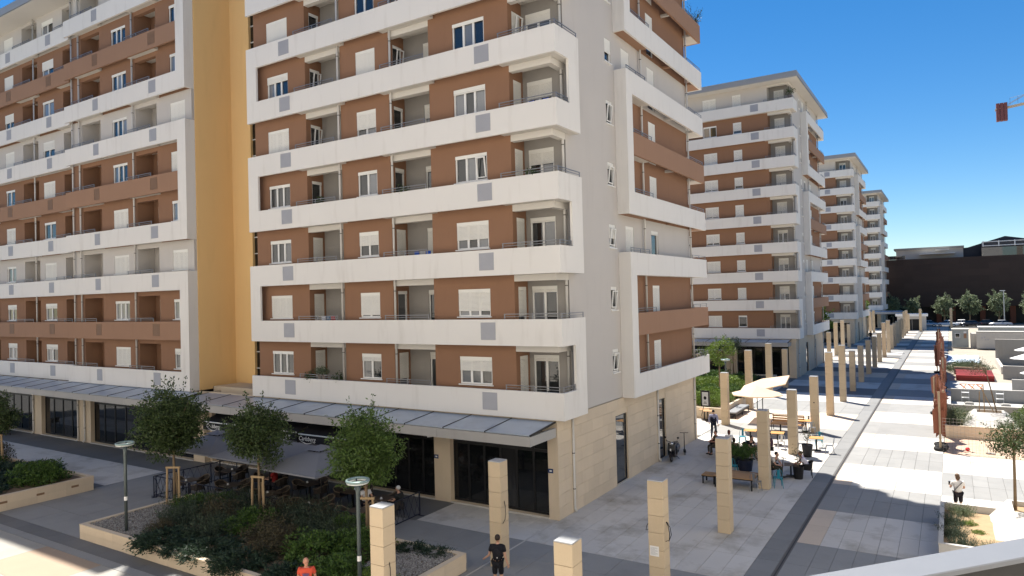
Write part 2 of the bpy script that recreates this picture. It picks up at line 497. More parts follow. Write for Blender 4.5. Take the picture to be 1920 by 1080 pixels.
# ------------------------------------------------------------------ apartment houses
ST = 3.03                       # storey height
Z0 = 4.12                       # underside of the lowest balcony band
BH = 1.13                       # height of a band

def shutter_mesh(w, h):
    def f():
        mb = MB(); n = max(2, int(round(h / 0.055))); s = h / n
        for i in range(n):
            z = i * s
            mb.extr([(0.055, z + 0.004), (0.035, z + 0.012), (0.035, z + s - 0.006), (0.055, z + s)], 'x', 0.0, w)
        return mb.mesh('shutter', 'shutter_white')
    return cached(('sh', round(w, 2), round(h, 2)), f)

def frame_mesh(w, h, n, lintel, m='pvc_white'):
    def f():
        mb = MB(); t = 0.065
        mb.box(0, 0.05, 0, t, 0.14, h); mb.box(w - t, 0.05, 0, w, 0.14, h)
        mb.box(t, 0.05, 0, w - t, 0.14, t); mb.box(t, 0.05, h - t, w - t, 0.14, h)
        if lintel: mb.box(0.002, 0.02, h - lintel, w - 0.002, 0.049, h - 0.002)
        pw = (w - 2 * t) / n
        for i in range(1, n): mb.box(t + i * pw - 0.05, 0.055, t, t + i * pw + 0.05, 0.138, h - t)
        return mb.mesh('window', m)
    return cached(('fr', round(w, 2), round(h, 2), n, lintel, m), f)

def pane_mesh(w, h, m):
    def f():
        mb = MB(); mb.box(0, 0.105, 0, w, 0.115, h); return mb.mesh('pane', m)
    return cached(('pa', round(w, 3), round(h, 3), m), f)

def sill_mesh(w):
    def f():
        mb = MB(); mb.box(-0.06, -0.06, -0.05, w + 0.06, 0.05, -0.003); return mb.mesh('sill', 'pvc_white')
    return cached(('si', round(w, 2)), f)

def tilt_mesh(w, h):
    def f():
        mb = MB(); t = 0.05
        M = Matrix.Translation((0, 0.09, 0.03)) @ Matrix.Rotation(R(7), 4, 'X')
        mb.box(0, 0, 0, t, 0.05, h, M); mb.box(w - t, 0, 0, w, 0.05, h, M); mb.box(t, 0, 0, w - t, 0.05, t, M); mb.box(t, 0, h - t, w - t, 0.05, h, M)
        return mb.mesh('sash', 'pvc_white')
    return cached(('ti', round(w, 2), round(h, 2)), f)

def window(root, plane, c, u0, u1, z0, z1, n=2, shut=0.0, sill=True, split=True, lintel=0.16, gm='pane_glass', tilt=False, name='window'):
    """frame with panes, roller shutter and sill set into an opening"""
    w, h = u1 - u0, z1 - z0
    if plane == 'y': loc, rz = (u0, c, z0), 0.0
    else: loc, rz = (c, u0, z0), math.pi / 2
    fr = link(name, frame_mesh(w, h, n, lintel), root, loc, rz)
    t = 0.065; pw = (w - 2 * t) / n
    sh = shut * h
    if shut < 0.97:
        if split:
            for i in range(n):
                a = t + i * pw + (0.05 if i else 0.0); b = t + (i + 1) * pw - (0.05 if i < n - 1 else 0.0)
                link('pane', pane_mesh(b - a, h - 2 * t, gm), fr, (a, 0, t))
        else:
            link('pane', pane_mesh(w - 2 * t, h - 2 * t, gm), fr, (t, 0, t))
        if tilt: link('sash', tilt_mesh(pw - 0.06, h - 0.3), fr, (t + (n - 1) * pw + 0.05, -0.08, 0.08))
    if sh > 0.05: link('shutter', shutter_mesh(w - 0.02, sh), fr, (0.01, -0.022, h - sh))
    if sill: link('sill', sill_mesh(w), fr)
    return fr

def louvre_mesh(w, h, m):
    def f():
        mb = MB()
        mb.box(0, -0.012, 0, w, 0.0, 0.03); mb.box(0, -0.012, h - 0.03, w, 0.0, h)
        mb.box(0, -0.012, 0.03, 0.03, 0.0, h - 0.03); mb.box(w - 0.03, -0.012, 0.03, w, 0.0, h - 0.03)
        mb.box(0.03, -0.003, 0.03, w - 0.03, -0.001, h - 0.03)
        n = int((h - 0.08) / 0.05)
        for i in range(n):
            z = 0.045 + i * (h - 0.08) / n
            mb.extr([(-0.003, z), (-0.012, z + 0.004), (-0.003, z + 0.03)], 'x', 0.03, w - 0.03)
        return mb.mesh('louvre', m)
    return cached(('lo', round(w, 2), round(h, 2), m), f)

def rail_mesh(w):
    """two-bar railing standing on the parapet"""
    def f():
        mb = MB(); n = max(1, int(round(w / 1.35)))
        for i in range(n + 1):
            x = w * i / n
            mb.box(x - 0.022, -0.012, 0, x + 0.022, 0.012, 0.205)
        mb.box(-0.03, -0.016, 0.205, w + 0.03, 0.016, 0.235); mb.box(0.022, -0.009, 0.10, w - 0.022, 0.009, 0.12)
        return mb.mesh('railing', 'rail_metal')
    return cached(('ra', round(w, 2)), f)

def pipe(root, x, y, z0, z1, m='pipe_paint', r=0.055, foot=None):
    mb = MB(); pts = [(x, y, z1), (x, y, z0 + (0.22 if foot else 0))]
    if foot: pts += [(x, y, z0 + 0.18), (x + foot[0], y + foot[1], z0 + 0.04)]
    mb.tube(pts, r, 10)
    o = mb.build('downpipe', m, root, smooth=True)
    mb = MB(); z = z0 + 1.0
    while z < z1:
        mb.lathe([(r + 0.012, z - 0.02), (r + 0.012, z + 0.02)], 10, Matrix.Translation((x, y, 0))); z += ST / 2
    mb.build('bracket', 'pipe_dark', o)
    return o

def storey_front(root, k, S, rr):
    """blocks, loggias, beams and doors of one storey of a street front facing -y"""
    zb = Z0 + ST * k; zn = zb + ST
    yp, yb, yl = S['yp'], S['yp'] + 0.45, S['yp'] + 1.59
    wallm = S['wall'](k); backm = S['back'](k)
    det = S['detail']
    for bi, (a, b, wins, ret) in enumerate(S['blocks']):
        holes = [(w[0], w[1], zb + 1.25, zb + 2.48) for w in wins]
        mb = MB(); wall_holes(mb, 'y', yb, a, b, zb - 0.0, zn, holes)
        mb.quad((a, yb, zb), (a, yb, zn), (a, yl, zn), (a, yl, zb))
        rh = [(yb + 0.33, yb + 1.02, zb + 0.2, zb + 2.52)] if ret and det > 1 else []
        wall_holes(mb, 'x', b, yb, yl, zb, zn, rh, 0.12)
        mb.build('wall', wallm, root)
        for wi, w in enumerate(wins):
            s = S['shut'](k, bi, wi, rr)
            window(root, 'y', yb, w[0], w[1], zb + 1.25, zb + 2.48, w[2], s, det > 0, det > 0,
                   tilt=(s < 0.5 and rr.random() < 0.3 and det > 1))
        if rh:
            window(root, 'x', b, rh[0][0], rh[0][1], rh[0][2], rh[0][3], 1, rr.choice((0, 0.1, 0.2, 0.55, 1.0)), False, True,
                   tilt=rr.random() < 0.3, name='balcony_door')
    for li, (a, b, dr) in enumerate(S['loggias']):
        holes = [(dr[0], dr[1], zb + 0.2, zb + 2.53)] if dr else []
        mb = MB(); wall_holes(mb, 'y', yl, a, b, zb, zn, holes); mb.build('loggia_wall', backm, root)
        if dr:
            window(root, 'y', yl, dr[0], dr[1], zb + 0.2, zb + 2.53, dr[2], rr.choice((0.1, 0.12, 0.15, 0.2, 0.3, 0.35, 0.6, 1.0)), False, det > 0, name='balcony_door')
        mb = MB(); mb.box(a + 0.003, yb + 0.004, zn - 0.28, b - 0.003, yb + 0.30, zn - 0.002); mb.build('beam', S['beam'](k), root)
        mb = MB(); mb.box(a - S['slabext'], yp + 0.123, zb + 0.003, b + (S['slabext'] if b < S['x1'] - 0.5 else 0), yb - 0.003, zb + 0.16)
        mb.box(a + 0.003, yb - 0.0029, zb + 0.003, b - 0.003, yl - 0.003, zb + 0.16)
        mb.build('balcony_floor', 'pale_soffit', root)

def band(root, k, S, x0, x1, m, yp):
    zb = Z0 + ST * k
    mb = MB(); mb.box(x0, yp, zb, x1, yp + 0.12, zb + BH)
    o = mb.build('balcony_parapet', m, root)
    lm = 'louvre_brown' if m == 'brown_band' else 'louvre_grey'
    for a, b in S['louvres']:
        if x0 < a < x1: link('louvre', louvre_mesh(b - a, 0.76, lm), o, (a, yp - 0.001, zb + 0.24))
    for xj in S.get('joints', ()):
        if x0 < xj < x1:
            q = MB(); q.box(xj - 0.008, yp - 0.0015, zb + 0.01, xj + 0.008, yp - 0.0004, zb + BH - 0.01); q.build('joint', 'joint_grout', o)
    for a, b in S['rails']:
        if x0 - 0.1 < a < x1: link('railing', rail_mesh(b - a), o, (a, yp + 0.07, zb + BH))
    return o

def tower(name, label, yo, seed, kind, detail):
    """corner house along the promenade; kind 'near' has three window blocks, 'far' one long block"""
    rr = random.Random(seed)
    root = thing(name, label, 'apartment block', (0, yo, 0), 0, 'identical apartment houses along the promenade')
    NF = 9
    X0, X1 = -33.0, -13.40
    shutB = {0: (0, .3, .52), 1: (.95, .9, .8), 2: (.16, .56, .66), 3: (.14, .14, .13), 4: (1, .75, .2), 5: (.33, 1, .14), 6: (1, 0, .3), 7: (.3, .6, 1), 8: (.5, 1, .2)}
    S = dict(yp=25.0, x1=X1, detail=detail, slabext=0.32)
    if kind == 'near':
        S['blocks'] = [(-32.9, -28.75, [(-31.81, -30.11, 3)], True), (-26.15, -22.85, [(-25.05, -23.74, 2)], True),
                       (-20.35, -15.93, [(-18.95, -17.19, 3)], True)]
        S['loggias'] = [(-28.75, -26.15, (-27.0, -26.16, 1)), (-22.85, -20.35, (-21.6, -20.36, 2)), (-15.93, -13.86, (-15.72, -14.44, 2))]
        S['louvres'] = [(-17.43, -16.66), (-30.28, -29.46)]
        S['rails'] = [(-16.22, -13.44), (-23.06, -20.38), (-29.17, -26.30)]
        S['joints'] = ()
        S['shut'] = lambda k, b, w, r: shutB[k][b]
    else:
        S['blocks'] = [(-32.9, -16.1, [(-28.6, -27.3, 2), (-25.95, -24.9, 2), (-23.07, -21.58, 2), (-19.77, -18.86, 1)], True)]
        S['loggias'] = [(-16.1, -13.86, (-15.62, -14.60, 2))]
        S['louvres'] = [(-17.78, -16.95)]
        S['rails'] = [(-16.35, -13.44)]
        S['shut'] = lambda k, b, w, r: r.choice((1.0, 1.0, 0.97, 0.9, 0.88, 0.8, 0.75, 0.1))
    S['wall'] = lambda k: 'grey_render' if k == NF - 1 else 'brown_render'
    S['back'] = lambda k: 'loggia_shade_grey'
    S['beam'] = lambda k: 'pale_soffit'
    for k in range(NF):
        zb = Z0 + ST * k; zn = zb + ST
        storey_front(root, k, S, rr)
        o = band(root, k, S, X0, X1 - 0.12, 'white_render', 25.0)
        mb = MB(); mb.box(X1 - 0.1201, 25.0, zb, X1, 27.15, zb + BH); mb.build('balcony_parapet', 'white_render', root)
        if detail: link('railing', rail_mesh(1.02 if k % 2 == 0 else 1.95), o, (X1 - 0.07, 25.12, zb + BH), math.pi / 2)
        # floor of the corner balcony and its returning beam
        mb = MB(); mb.box(-13.857, 25.455, zb + 0.003, X1 - 0.123, 27.14, zb + 0.16)
        mb.box(-13.857, 25.123, zb + 0.003, X1 - 0.123, 25.452, zb + 0.16); mb.build('balcony_floor', 'pale_soffit', root)
        mb = MB(); mb.box(-14.16, 25.76, zn - 0.28, -13.862, 26.585, zn - 0.002); mb.build('beam', 'pale_soffit', root)
        # upright pieces joining two bands
        if k < NF - 1:
            if k % 2 == 0:
                mb = MB(); mb.box(X1 - 0.118, 26.18, zb + BH + 0.001, X1 - 0.002, 27.148, zn - 0.001); mb.build('upright', 'white_render', root)
            else:
                mb = MB(); mb.box(X0 + 0.002, 25.002, zb + BH + 0.001, X0 + 0.82, 25.118, zn - 0.001); mb.build('upright', 'white_render', root)
        # side wall towards the promenade
        g3 = k % 3
        wm = 'grey_render' if (g3 == 2) else 'brown_render'
        hs = [(30.92, 31.64, zb + 1.33, zb + 2.46)]
        mb = MB(); wall_holes(mb, 'x', -13.86, 26.593, 31.985, zb, zn, hs); mb.build('side_wall', 'grey_render', root)
        window(root, 'x', -13.86, *hs[0], 1, rr.choice((0.1, 0.12, 0.15, 0.3, 0.5, 0.6)), detail > 0, detail > 0, tilt=rr.random() < 0.6 and detail > 1)
        hs = [(36.5, 37.58, zb + 0.2, zb + 2.52)]
        if g3 == 2: hs.append((32.92, 33.98, zb + 0.2, zb + 2.52))
        mb = MB(); wall_holes(mb, 'x', -13.86, 31.985, 43.1, zb, zn, hs)
        mb.quad((-13.86, 43.1, zb), (-16.0, 43.1, zb), (-16.0, 43.1, zn), (-13.86, 43.1, zn)); mb.build('side_wall', wm, root)
        for h in hs: window(root, 'x', -13.86, *h, 1, rr.choice((1.0, 1.0, 0.1, 0.62, 0.75)), False, detail > 0, name='balcony_door')
        bm = 'brown_band' if g3 == 1 else 'white_render'
        xb = -13.23
        ya = 31.98 if g3 != 1 else 32.76
        mb = MB(); mb.box(xb - 0.12, ya, zb, xb, 44.55, zb + BH); mb.box(-14.6, 44.43, zb + 0.001, xb - 0.1201, 44.549, zb + BH - 0.001)
        if g3 != 1: mb.box(-13.857, 31.98, zb, xb - 0.1201, 32.10, zb + BH)
        o = mb.build('balcony_parapet', bm, root)
        if detail:
            link('railing', rail_mesh(2.5), o, (xb - 0.06, 32.95 if g3 != 2 else 32.2, zb + BH), math.pi / 2)
            link('railing', rail_mesh(2.6), o, (xb - 0.06, 41.85, zb + BH), math.pi / 2)
        fm = 'pale_soffit' if g3 != 0 else 'brown_band'
        mb = MB(); mb.box(-13.857, 32.11, zb + 0.003, xb - 0.123, 35.3, zb + 0.15); mb.build('balcony_floor', fm, root)
        mb = MB(); mb.box(-13.857, 38.95, zb + 0.003, xb - 0.123, 39.10, zb + 0.15); mb.build('bracket', fm, root)
        mb = MB(); mb.box(-14.9, 42.95, zb + 0.003, xb - 0.123, 44.42, zb + 0.15); mb.build('balcony_floor', fm, root)
        if k < NF - 1 and g3 != 2:
            z1 = zn + (BH if g3 == 0 else 0)
            mb = MB(); mb.box(xb - 0.118, 31.982, zb + BH + (0.001 if g3 == 0 else 0), xb - 0.002, 32.757, zn - 0.001 if g3 == 1 else z1 - 0.001)
            if g3 == 0: mb.box(-13.857, 31.982, zb + BH + 0.001, xb - 0.1181, 32.1, z1)
            else: mb.box(-13.857, 31.982, zb + BH + 0.001, xb - 0.1181, 32.1, zn - 0.001)
            mb.build('upright', 'white_render', root)
    # core, roof
    mb = MB(); mb.box(-32.88, 26.75, 0, -14.10, 43.0, Z0 + ST * NF); mb.build('core', 'dark_core', root)
    mb = MB(); mb.box(-32.9, 26.6, Z0, -32.87, 44.0, Z0 + ST * NF); mb.box(-32.9, 44.0, Z0, -16.0, 44.03, Z0 + ST * NF); mb.build('rear_wall', 'grey_render', root)
    zr = Z0 + ST * NF
    a, b, c, d = -34.0, -12.75, 24.05, 45.3
    mb = MB(); e = 0.06
    mb.add([(a, c, zr + .12), (b, c, zr + .12), (b, d, zr + .12), (a, d, zr + .12), (a + e, c + e, zr + .62), (b - e, c + e, zr + .62), (b - e, d - e, zr + .62), (a + e, d - e, zr + .62),
            (a, c, zr + .001), (b, c, zr + .001), (b, d, zr + .001), (a, d, zr + .001)],
           [(4, 5, 6, 7), (0, 1, 5, 4), (1, 2, 6, 5), (2, 3, 7, 6), (3, 0, 4, 7), (8, 9, 1, 0), (9, 10, 2, 1), (10, 11, 3, 2), (11, 8, 0, 3)])
    ro = mb.build('roof', 'roof_metal', root)
    mb = MB(); mb.box(a + 0.05, c + 0.05, zr - 0.06, b - 0.05, d - 0.05, zr); mb.build('soffit', 'pale_soffit', ro)
    # downpipes
    if kind == 'near':
        pipe(root, -26.23, 25.36, Z0, zr); pipe(root, -22.67, 25.36, Z0, zr)
    pipe(root, -13.92, 26.46, Z0, zr)
    pipe(root, -13.72, 35.2, Z0, zr); pipe(root, -13.72, 42.95, Z0, zr)
    # ------------- ground floor
    xg, yg = -13.86, 25.16
    if kind == 'near':
        op = [(-19.41, -14.32, 0.06, 3.62), (-37.0, -20.34, 0.06, 3.62)]
        xl = -38.2
    else:
        op = [(-20.0, -14.6, 0.06, 3.5), (-27.0, -21.2, 0.06, 3.5)]
        xl = -33.0
    mb = MB(); wall_holes(mb, 'y', yg, xl, xg, -0.02, 4.118, op, 0.45); mb.build('base_wall', 'sandstone', root)
    sw = [(31.0, 32.45, 0.05, 3.34), (36.85, 37.9, 0.03, 3.33)]
    mb = MB(); wall_holes(mb, 'x', xg, yg, 43.5, -0.02, 4.16, sw, 0.2)
    mb.quad((xg, 43.5, -0.02), (-20, 43.5, -0.02), (-20, 43.5, 4.16), (xg, 43.5, 4.16))
    mb.build('base_wall', 'sandstone', root)
    if detail > 1:          # cladding stones on the side wall and the corner pier
        n = 0
        rows = [(-0.02 + i * 0.52, min(-0.02 + (i + 1) * 0.52, 4.15)) for i in range(8)]
        for ri, (za, zb2) in enumerate(rows):
            y = yg + (0.0 if ri % 2 == 0 else -0.55)
            while y < 43.5:
                y0, y1 = max(y, yg), min(y + 1.1, 43.5); y += 1.1
                segs = [(y0, y1)]
                for h in sw:
                    if zb2 > h[2] + 0.05 and za < h[3] - 0.02:
                        ns = []
                        for p, q in segs:
                            if q <= h[0] or p >= h[1]: ns.append((p, q))
                            else:
                                if p < h[0]: ns.append((p, h[0]))
                                if q > h[1]: ns.append((h[1], q))
                        segs = ns
                for p, q in segs:
                    if q - p < 0.08: continue
                    top = zb2
                    def f(w=q - p, hh=zb2 - za):
                        m_ = MB(); m_.box(0, 0.004, 0.004, 0.022, w - 0.004, hh - 0.004); return m_.mesh('cladding_stone', 'sandstone')
                    link('cladding_stone', cached(('cl', round(q - p, 2), round(zb2 - za, 2)), f), root, (xg + 0.001, p, za))
    for h in sw:
        y0, y1, z0, z1 = h
        mb = MB(); mb.box(xg - 0.12, y0, z0, xg - 0.06, y0 + 0.06, z1); mb.box(xg - 0.12, y1 - 0.06, z0, xg - 0.06, y1, z1)
        mb.box(xg - 0.12, y0 + 0.06, z1 - 0.06, xg - 0.06, y1 - 0.06, z1); mb.box(xg - 0.12, y0 + 0.06, z0, xg - 0.06, y1 - 0.06, z0 + 0.06)
        sf = mb.build('tall_window', 'black_frame', root)
        mb = MB(); mb.box(xg - 0.1, y0 + 0.06, z0 + 0.06, xg - 0.09, y1 - 0.06, z1 - 0.06); mb.build('pane', 'side_glass', sf)
        mb = MB(); mb.box(xg - 0.1, y0 - 0.05, -0.01, xg + 0.05, y1 + 0.05, z0 - 0.003); mb.build('threshold', 'concrete_pale', sf)
    pipe(root, xg + 0.07, 26.45, 0, Z0, foot=(0.08, 0)); pipe(root, xg + 0.07, 36.6, 0, Z0, foot=(0.10, -0.05)); pipe(root, xg + 0.07, 43.05, 0, Z0, m='pipe_paint')
    # shop glazing
    for (a, b, z0, z1) in op:
        n = max(3, int(round((b - a) / 0.86)))
        mb = MB(); y = yg + 0.3; zt = 2.72
        for i in range(n + 1):
            x = a + (b - a) * i / n
            mb.box(max(a, x - 0.045), y - 0.04, z0, min(b, x + 0.045), y + 0.04, z1)
        for i in range(n):
            xa, xb2 = a + (b - a) * i / n + 0.045, a + (b - a) * (i + 1) / n - 0.045
            mb.box(xa, y - 0.035, z0, xb2, y + 0.035, z0 + 0.1); mb.box(xa, y - 0.035, zt - 0.06, xb2, y + 0.035, zt + 0.06); mb.box(xa, y - 0.035, z1 - 0.06, xb2, y + 0.035, z1)
        sf = mb.build('shop_front', 'black_frame', root)
        for i in range(n):
            xa, xb2 = a + (b - a) * i / n + 0.045, a + (b - a) * (i + 1) / n - 0.045
            mb = MB(); mb.box(xa, y - 0.006, z0 + 0.1, xb2, y + 0.006, zt - 0.06); mb.build('pane', 'shop_glass', sf)
            mb = MB(); mb.box(xa, y - 0.006, zt + 0.06, xb2, y + 0.006, z1 - 0.06); mb.build('pane', 'shop_glass', sf)
        mb = MB(); mb.box(a, yg - 0.03, -0.01, b, yg + 0.26, z0 - 0.003); mb.build('threshold', 'concrete_pale', root)
    return root

def canopy(root, xa, xb, y0, y1, z0=3.85, z1=4.05, end=True, fgap=None, step=2.12):
    """lean-to canopy: separate sloping panels on a boxed beam"""
    x = xb - 0.03; i = 0
    sl = (z1 - z0) / (y1 - y0)
    while x > xa + 0.05:
        x2 = max(xa, x - step)
        mb = MB(); mb.extr([(y0, z0 - 0.03), (y1, z1 - 0.03), (y1, z1), (y0, z0)], 'x', x2 + 0.026, x - 0.026)
        mb.build('roof_panel', 'canopy_panel', root)
        mb = MB(); mb.extr([(y0 - 0.01, z0 - 0.05), (y1 - 0.002, z1 - 0.05), (y1 - 0.002, z1 + 0.018), (y0 - 0.01, z0 + 0.018)], 'x', x - 0.024, x + 0.024)
        mb.build('gutter_joint', 'black_frame', root)
        x = x2
    x = xb
    while x > xa + 0.05:
        x2 = max(xa, x - 4.6)
        if not (fgap and x2 < fgap[1] and x > fgap[0]):
            mb = MB(); mb.box(x2 + 0.008, y0 - 0.02, z0 - 0.44, x - 0.008, y0 + 0.10, z0 - 0.055); mb.build('fascia', 'canopy_fascia', root)
        x = x2
    if end:
        mb = MB(); mb.extr([(y0 + 0.105, z0 - 0.43), (y1, z0 - 0.43), (y1, z0 - 0.055), (y0 + 0.105, z0 - 0.055)], 'x', xb - 0.13, xb - 0.01)
        mb.build('fascia', 'canopy_fascia', root)
    x = xb - 2.3
    while x > xa:
        mb = MB(); mb.box(x - 0.05, y0 + 0.11, z0 - 0.35, x + 0.05, y1, z0 - 0.06); mb.build('rafter', 'canopy_fascia', root); x -= 4.6
    return root

B = tower('apartment_house', 'nearest white and brown corner apartment house with canopy over black shop fronts', 0.0, 11, 'near', 2)
C_ = tower('apartment_house', 'second apartment house along the promenade, just right of the nearest corner house', 52.4, 22, 'far', 1)
D_ = tower('apartment_house', 'third apartment house along the promenade, partly hidden behind the second', 104.8, 33, 'far', 1)
E_ = tower('apartment_house', 'farthest slim apartment house, last in the row before the brown mall', 157.2, 44, 'far', 0)
canopy(B, -37.3, -13.87, 23.07, 25.12)
canopy(C_, -24.5, -14.3, 23.2, 25.12)
canopy(E_, -16.5, -9.3, 20.5, 25.12, 3.8, 4.0)
mb = MB(); mb.box(-10.0, 20.9, 0, -9.6, 21.3, 3.4); mb.box(-15.5, 20.9, 0, -15.1, 21.3, 3.4); mb.build('post', 'canopy_fascia', E_)

# ------------- the long house on the left with its yellow end wall
def long_house():
    rr = random.Random(5)
    root = thing('apartment_house', 'long white and brown apartment house on the left with ochre yellow end wall', 'apartment block', (0, 0, 0))
    NF = 9
    segs = [dict(yp=24.65, x0=-52.55, x1=-38.29, detail=1, slabext=0.30,
                 blocks=[(-41.95, -38.30, [(-40.48, -38.95, 3)], True), (-48.62, -44.35, [(-47.14, -45.39, 3)], True), (-52.5, -51.06, [], False)],
                 loggias=[(-44.35, -41.95, (-43.9, -42.9, 1)), (-51.06, -48.62, (-50.6, -49.5, 1))],
                 louvres=[(-42.04, -41.28), (-48.71, -48.05)], rails=[(-44.85, -42.08), (-51.64, -48.82)]),
            dict(yp=25.0, x0=-76.0, x1=-52.56, detail=1, slabext=0.30,
                 blocks=[(-58.21, -54.36, [(-57.46, -55.73, 2)], True), (-65.0, -60.65, [(-63.67, -62.14, 2)], True), (-75.9, -67.3, [(-70.5, -69, 2)], False)],
                 loggias=[(-54.36, -52.56, (-53.7, -52.8, 1)), (-60.65, -58.21, (-59.9, -58.7, 1)), (-67.3, -65.0, None)],
                 louvres=[(-55.89, -55.17), (-62.29, -61.53)], rails=[(-54.90, -52.75), (-61.29, -58.54)])]
    sh = [0.02, 0.12, 0.14, 0.14, 0.3, 0.55, 0.97, 1.0, 1.0]
    for S in segs:
        S['wall'] = lambda k: 'grey_render' if k % 3 == 2 else 'brown_render'
        S['back'] = S['wall']; S['beam'] = S['wall']
        S['shut'] = lambda k, b, w, r: r.choice(sh)
        for k in range(NF):
            storey_front(root, k, S, rr)
            m = 'brown_band' if k % 3 == 1 else 'white_render'
            x1 = S['x1'] if not (S['x1'] > -40 and k % 3 == 1) else -39.14
            band(root, k, S, S['x0'] + 0.012, x1, m, S['yp'])
    zr = Z0 + ST * NF
    for k in range(NF):
        zb = Z0 + ST * k
        if k % 3 == 0:
            mb = MB(); mb.box(-39.13, 24.652, zb + BH + 0.001, -38.292, 24.768, zb + 2 * ST - 0.001)
            mb.build('upright', 'white_render', root)
            mb = MB(); mb.box(-38.41, 24.7701, zb, -38.291, 25.27, zb + 2 * ST + BH); mb.build('upright', 'white_render', root)
    # yellow end and link walls
    mb = MB(); mb.box(-38.6, 25.28, Z0, -38.25, 27.80, zr + 7); mb.build('end_wall', 'yellow_render', root)
    mb = MB(); mb.box(-38.249, 27.79, Z0 - 0.2, -36.40, 28.1, zr + 7); mb.build('link_wall', 'yellow_render', root)
    mb = MB(); mb.box(-37.9, 25.95, 3.9, -33.02, 27.78, 4.32); mb.build('ledge', 'sandstone', root)
    mb = MB(); mb.box(-36.39, 27.95, Z0, -32.92, 28.02, zr); sg = mb.build('stair_glazing', 'shop_glass', root)
    mb = MB()
    z = Z0 + 0.1
    while z < zr:
        mb.box(-36.38, 27.90, z, -32.93, 27.949, z + 0.06); z += 1.01
    mb.build('mullion', 'pipe_paint', sg)
    mb = MB(); mb.box(-75.8, 26.95, 0, -41.01, 40, zr); mb.box(-41.009, 26.95, 0, -38.62, 28.19, zr); mb.build('core', 'dark_core', root)
    mb = MB(); mb.box(-41.0, 28.2, 0, -32.95, 40, zr + 7); mb.build('core', 'yellow_render', root)
    e = 0.06; a, b, c, d = -76.8, -38.0, 23.75, 41
    mb = MB()
    mb.add([(a, c, zr + .12), (b, c, zr + .12), (b, d, zr + .12), (a, d, zr + .12), (a + e, c + e, zr + .62), (b - e, c + e, zr + .62), (b - e, d - e, zr + .62), (a + e, d - e, zr + .62),
            (a, c, zr + .001), (b, c, zr + .001), (b, d, zr + .001), (a, d, zr + .001)],
           [(4, 5, 6, 7), (0, 1, 5, 4), (1, 2, 6, 5), (2, 3, 7, 6), (3, 0, 4, 7), (8, 9, 1, 0), (9, 10, 2, 1), (10, 11, 3, 2), (11, 8, 0, 3)])
    ro = mb.build('roof', 'roof_metal', root)
    mb = MB(); mb.box(a + 0.05, c + 0.05, zr - 0.06, b - 0.05, d - 0.05, zr); mb.build('soffit', 'pale_soffit', ro)
    for x, y in ((-44.48, 24.98), (-51.21, 24.98), (-52.17, 24.98), (-58.56, 25.33)): pipe(root, x, y, Z0, zr)
    # ground floor
    yg = 24.8
    op = [(-49.96, -38.28, 0.06, 3.55), (-56.9, -51.7, 0.06, 3.55), (-67.0, -58.23, 0.06, 3.55)]
    mb = MB(); wall_holes(mb, 'y', yg, -76, -37.2, -0.02, 4.118, op, 0.4); mb.quad((-37.2, yg, 0), (-37.2, 27, 0), (-37.2, 27, 4.1), (-37.2, yg, 4.1))
    mb.build('base_wall', 'sandstone', root)
    for (a, b, z0, z1) in op:
        n = max(3, int(round((b - a) / 1.3)))
        mb = MB(); y = yg + 0.3; zt = 2.72
        for i in range(n + 1):
            x = a + (b - a) * i / n
            mb.box(max(a, x - 0.05), y - 0.04, z0, min(b, x + 0.05), y + 0.04, z1)
        for i in range(n):
            xa, xb2 = a + (b - a) * i / n + 0.05, a + (b - a) * (i + 1) / n - 0.05
            mb.box(xa, y - 0.035, z0, xb2, y + 0.035, z0 + 0.1); mb.box(xa, y - 0.035, zt - 0.06, xb2, y + 0.035, zt + 0.06); mb.box(xa, y - 0.035, z1 - 0.06, xb2, y + 0.035, z1)
        sf = mb.build('shop_front', 'black_frame', root)
        for i in range(n):
            xa, xb2 = a + (b - a) * i / n + 0.05, a + (b - a) * (i + 1) / n - 0.05
            mb = MB(); mb.box(xa, y - 0.006, z0 + 0.1, xb2, y + 0.006, zt - 0.06); mb.build('pane', 'shop_glass', sf)
            mb = MB(); mb.box(xa, y - 0.006, zt + 0.06, xb2, y + 0.006, z1 - 0.06); mb.build('pane', 'shop_glass', sf)
        mb = MB(); mb.box(a, yg - 0.06, -0.01, b, yg + 0.26, z0 - 0.003); mb.build('threshold', 'concrete_pale', root)
    for x in (-51.5, -50.6, -58.0): pipe(root, x, yg - 0.08, 0, 3.6, foot=(0, -0.12))
    canopy(root, -76, -37.33, 22.7, 24.79, z1=4.10)
    return root
A_ = long_house()

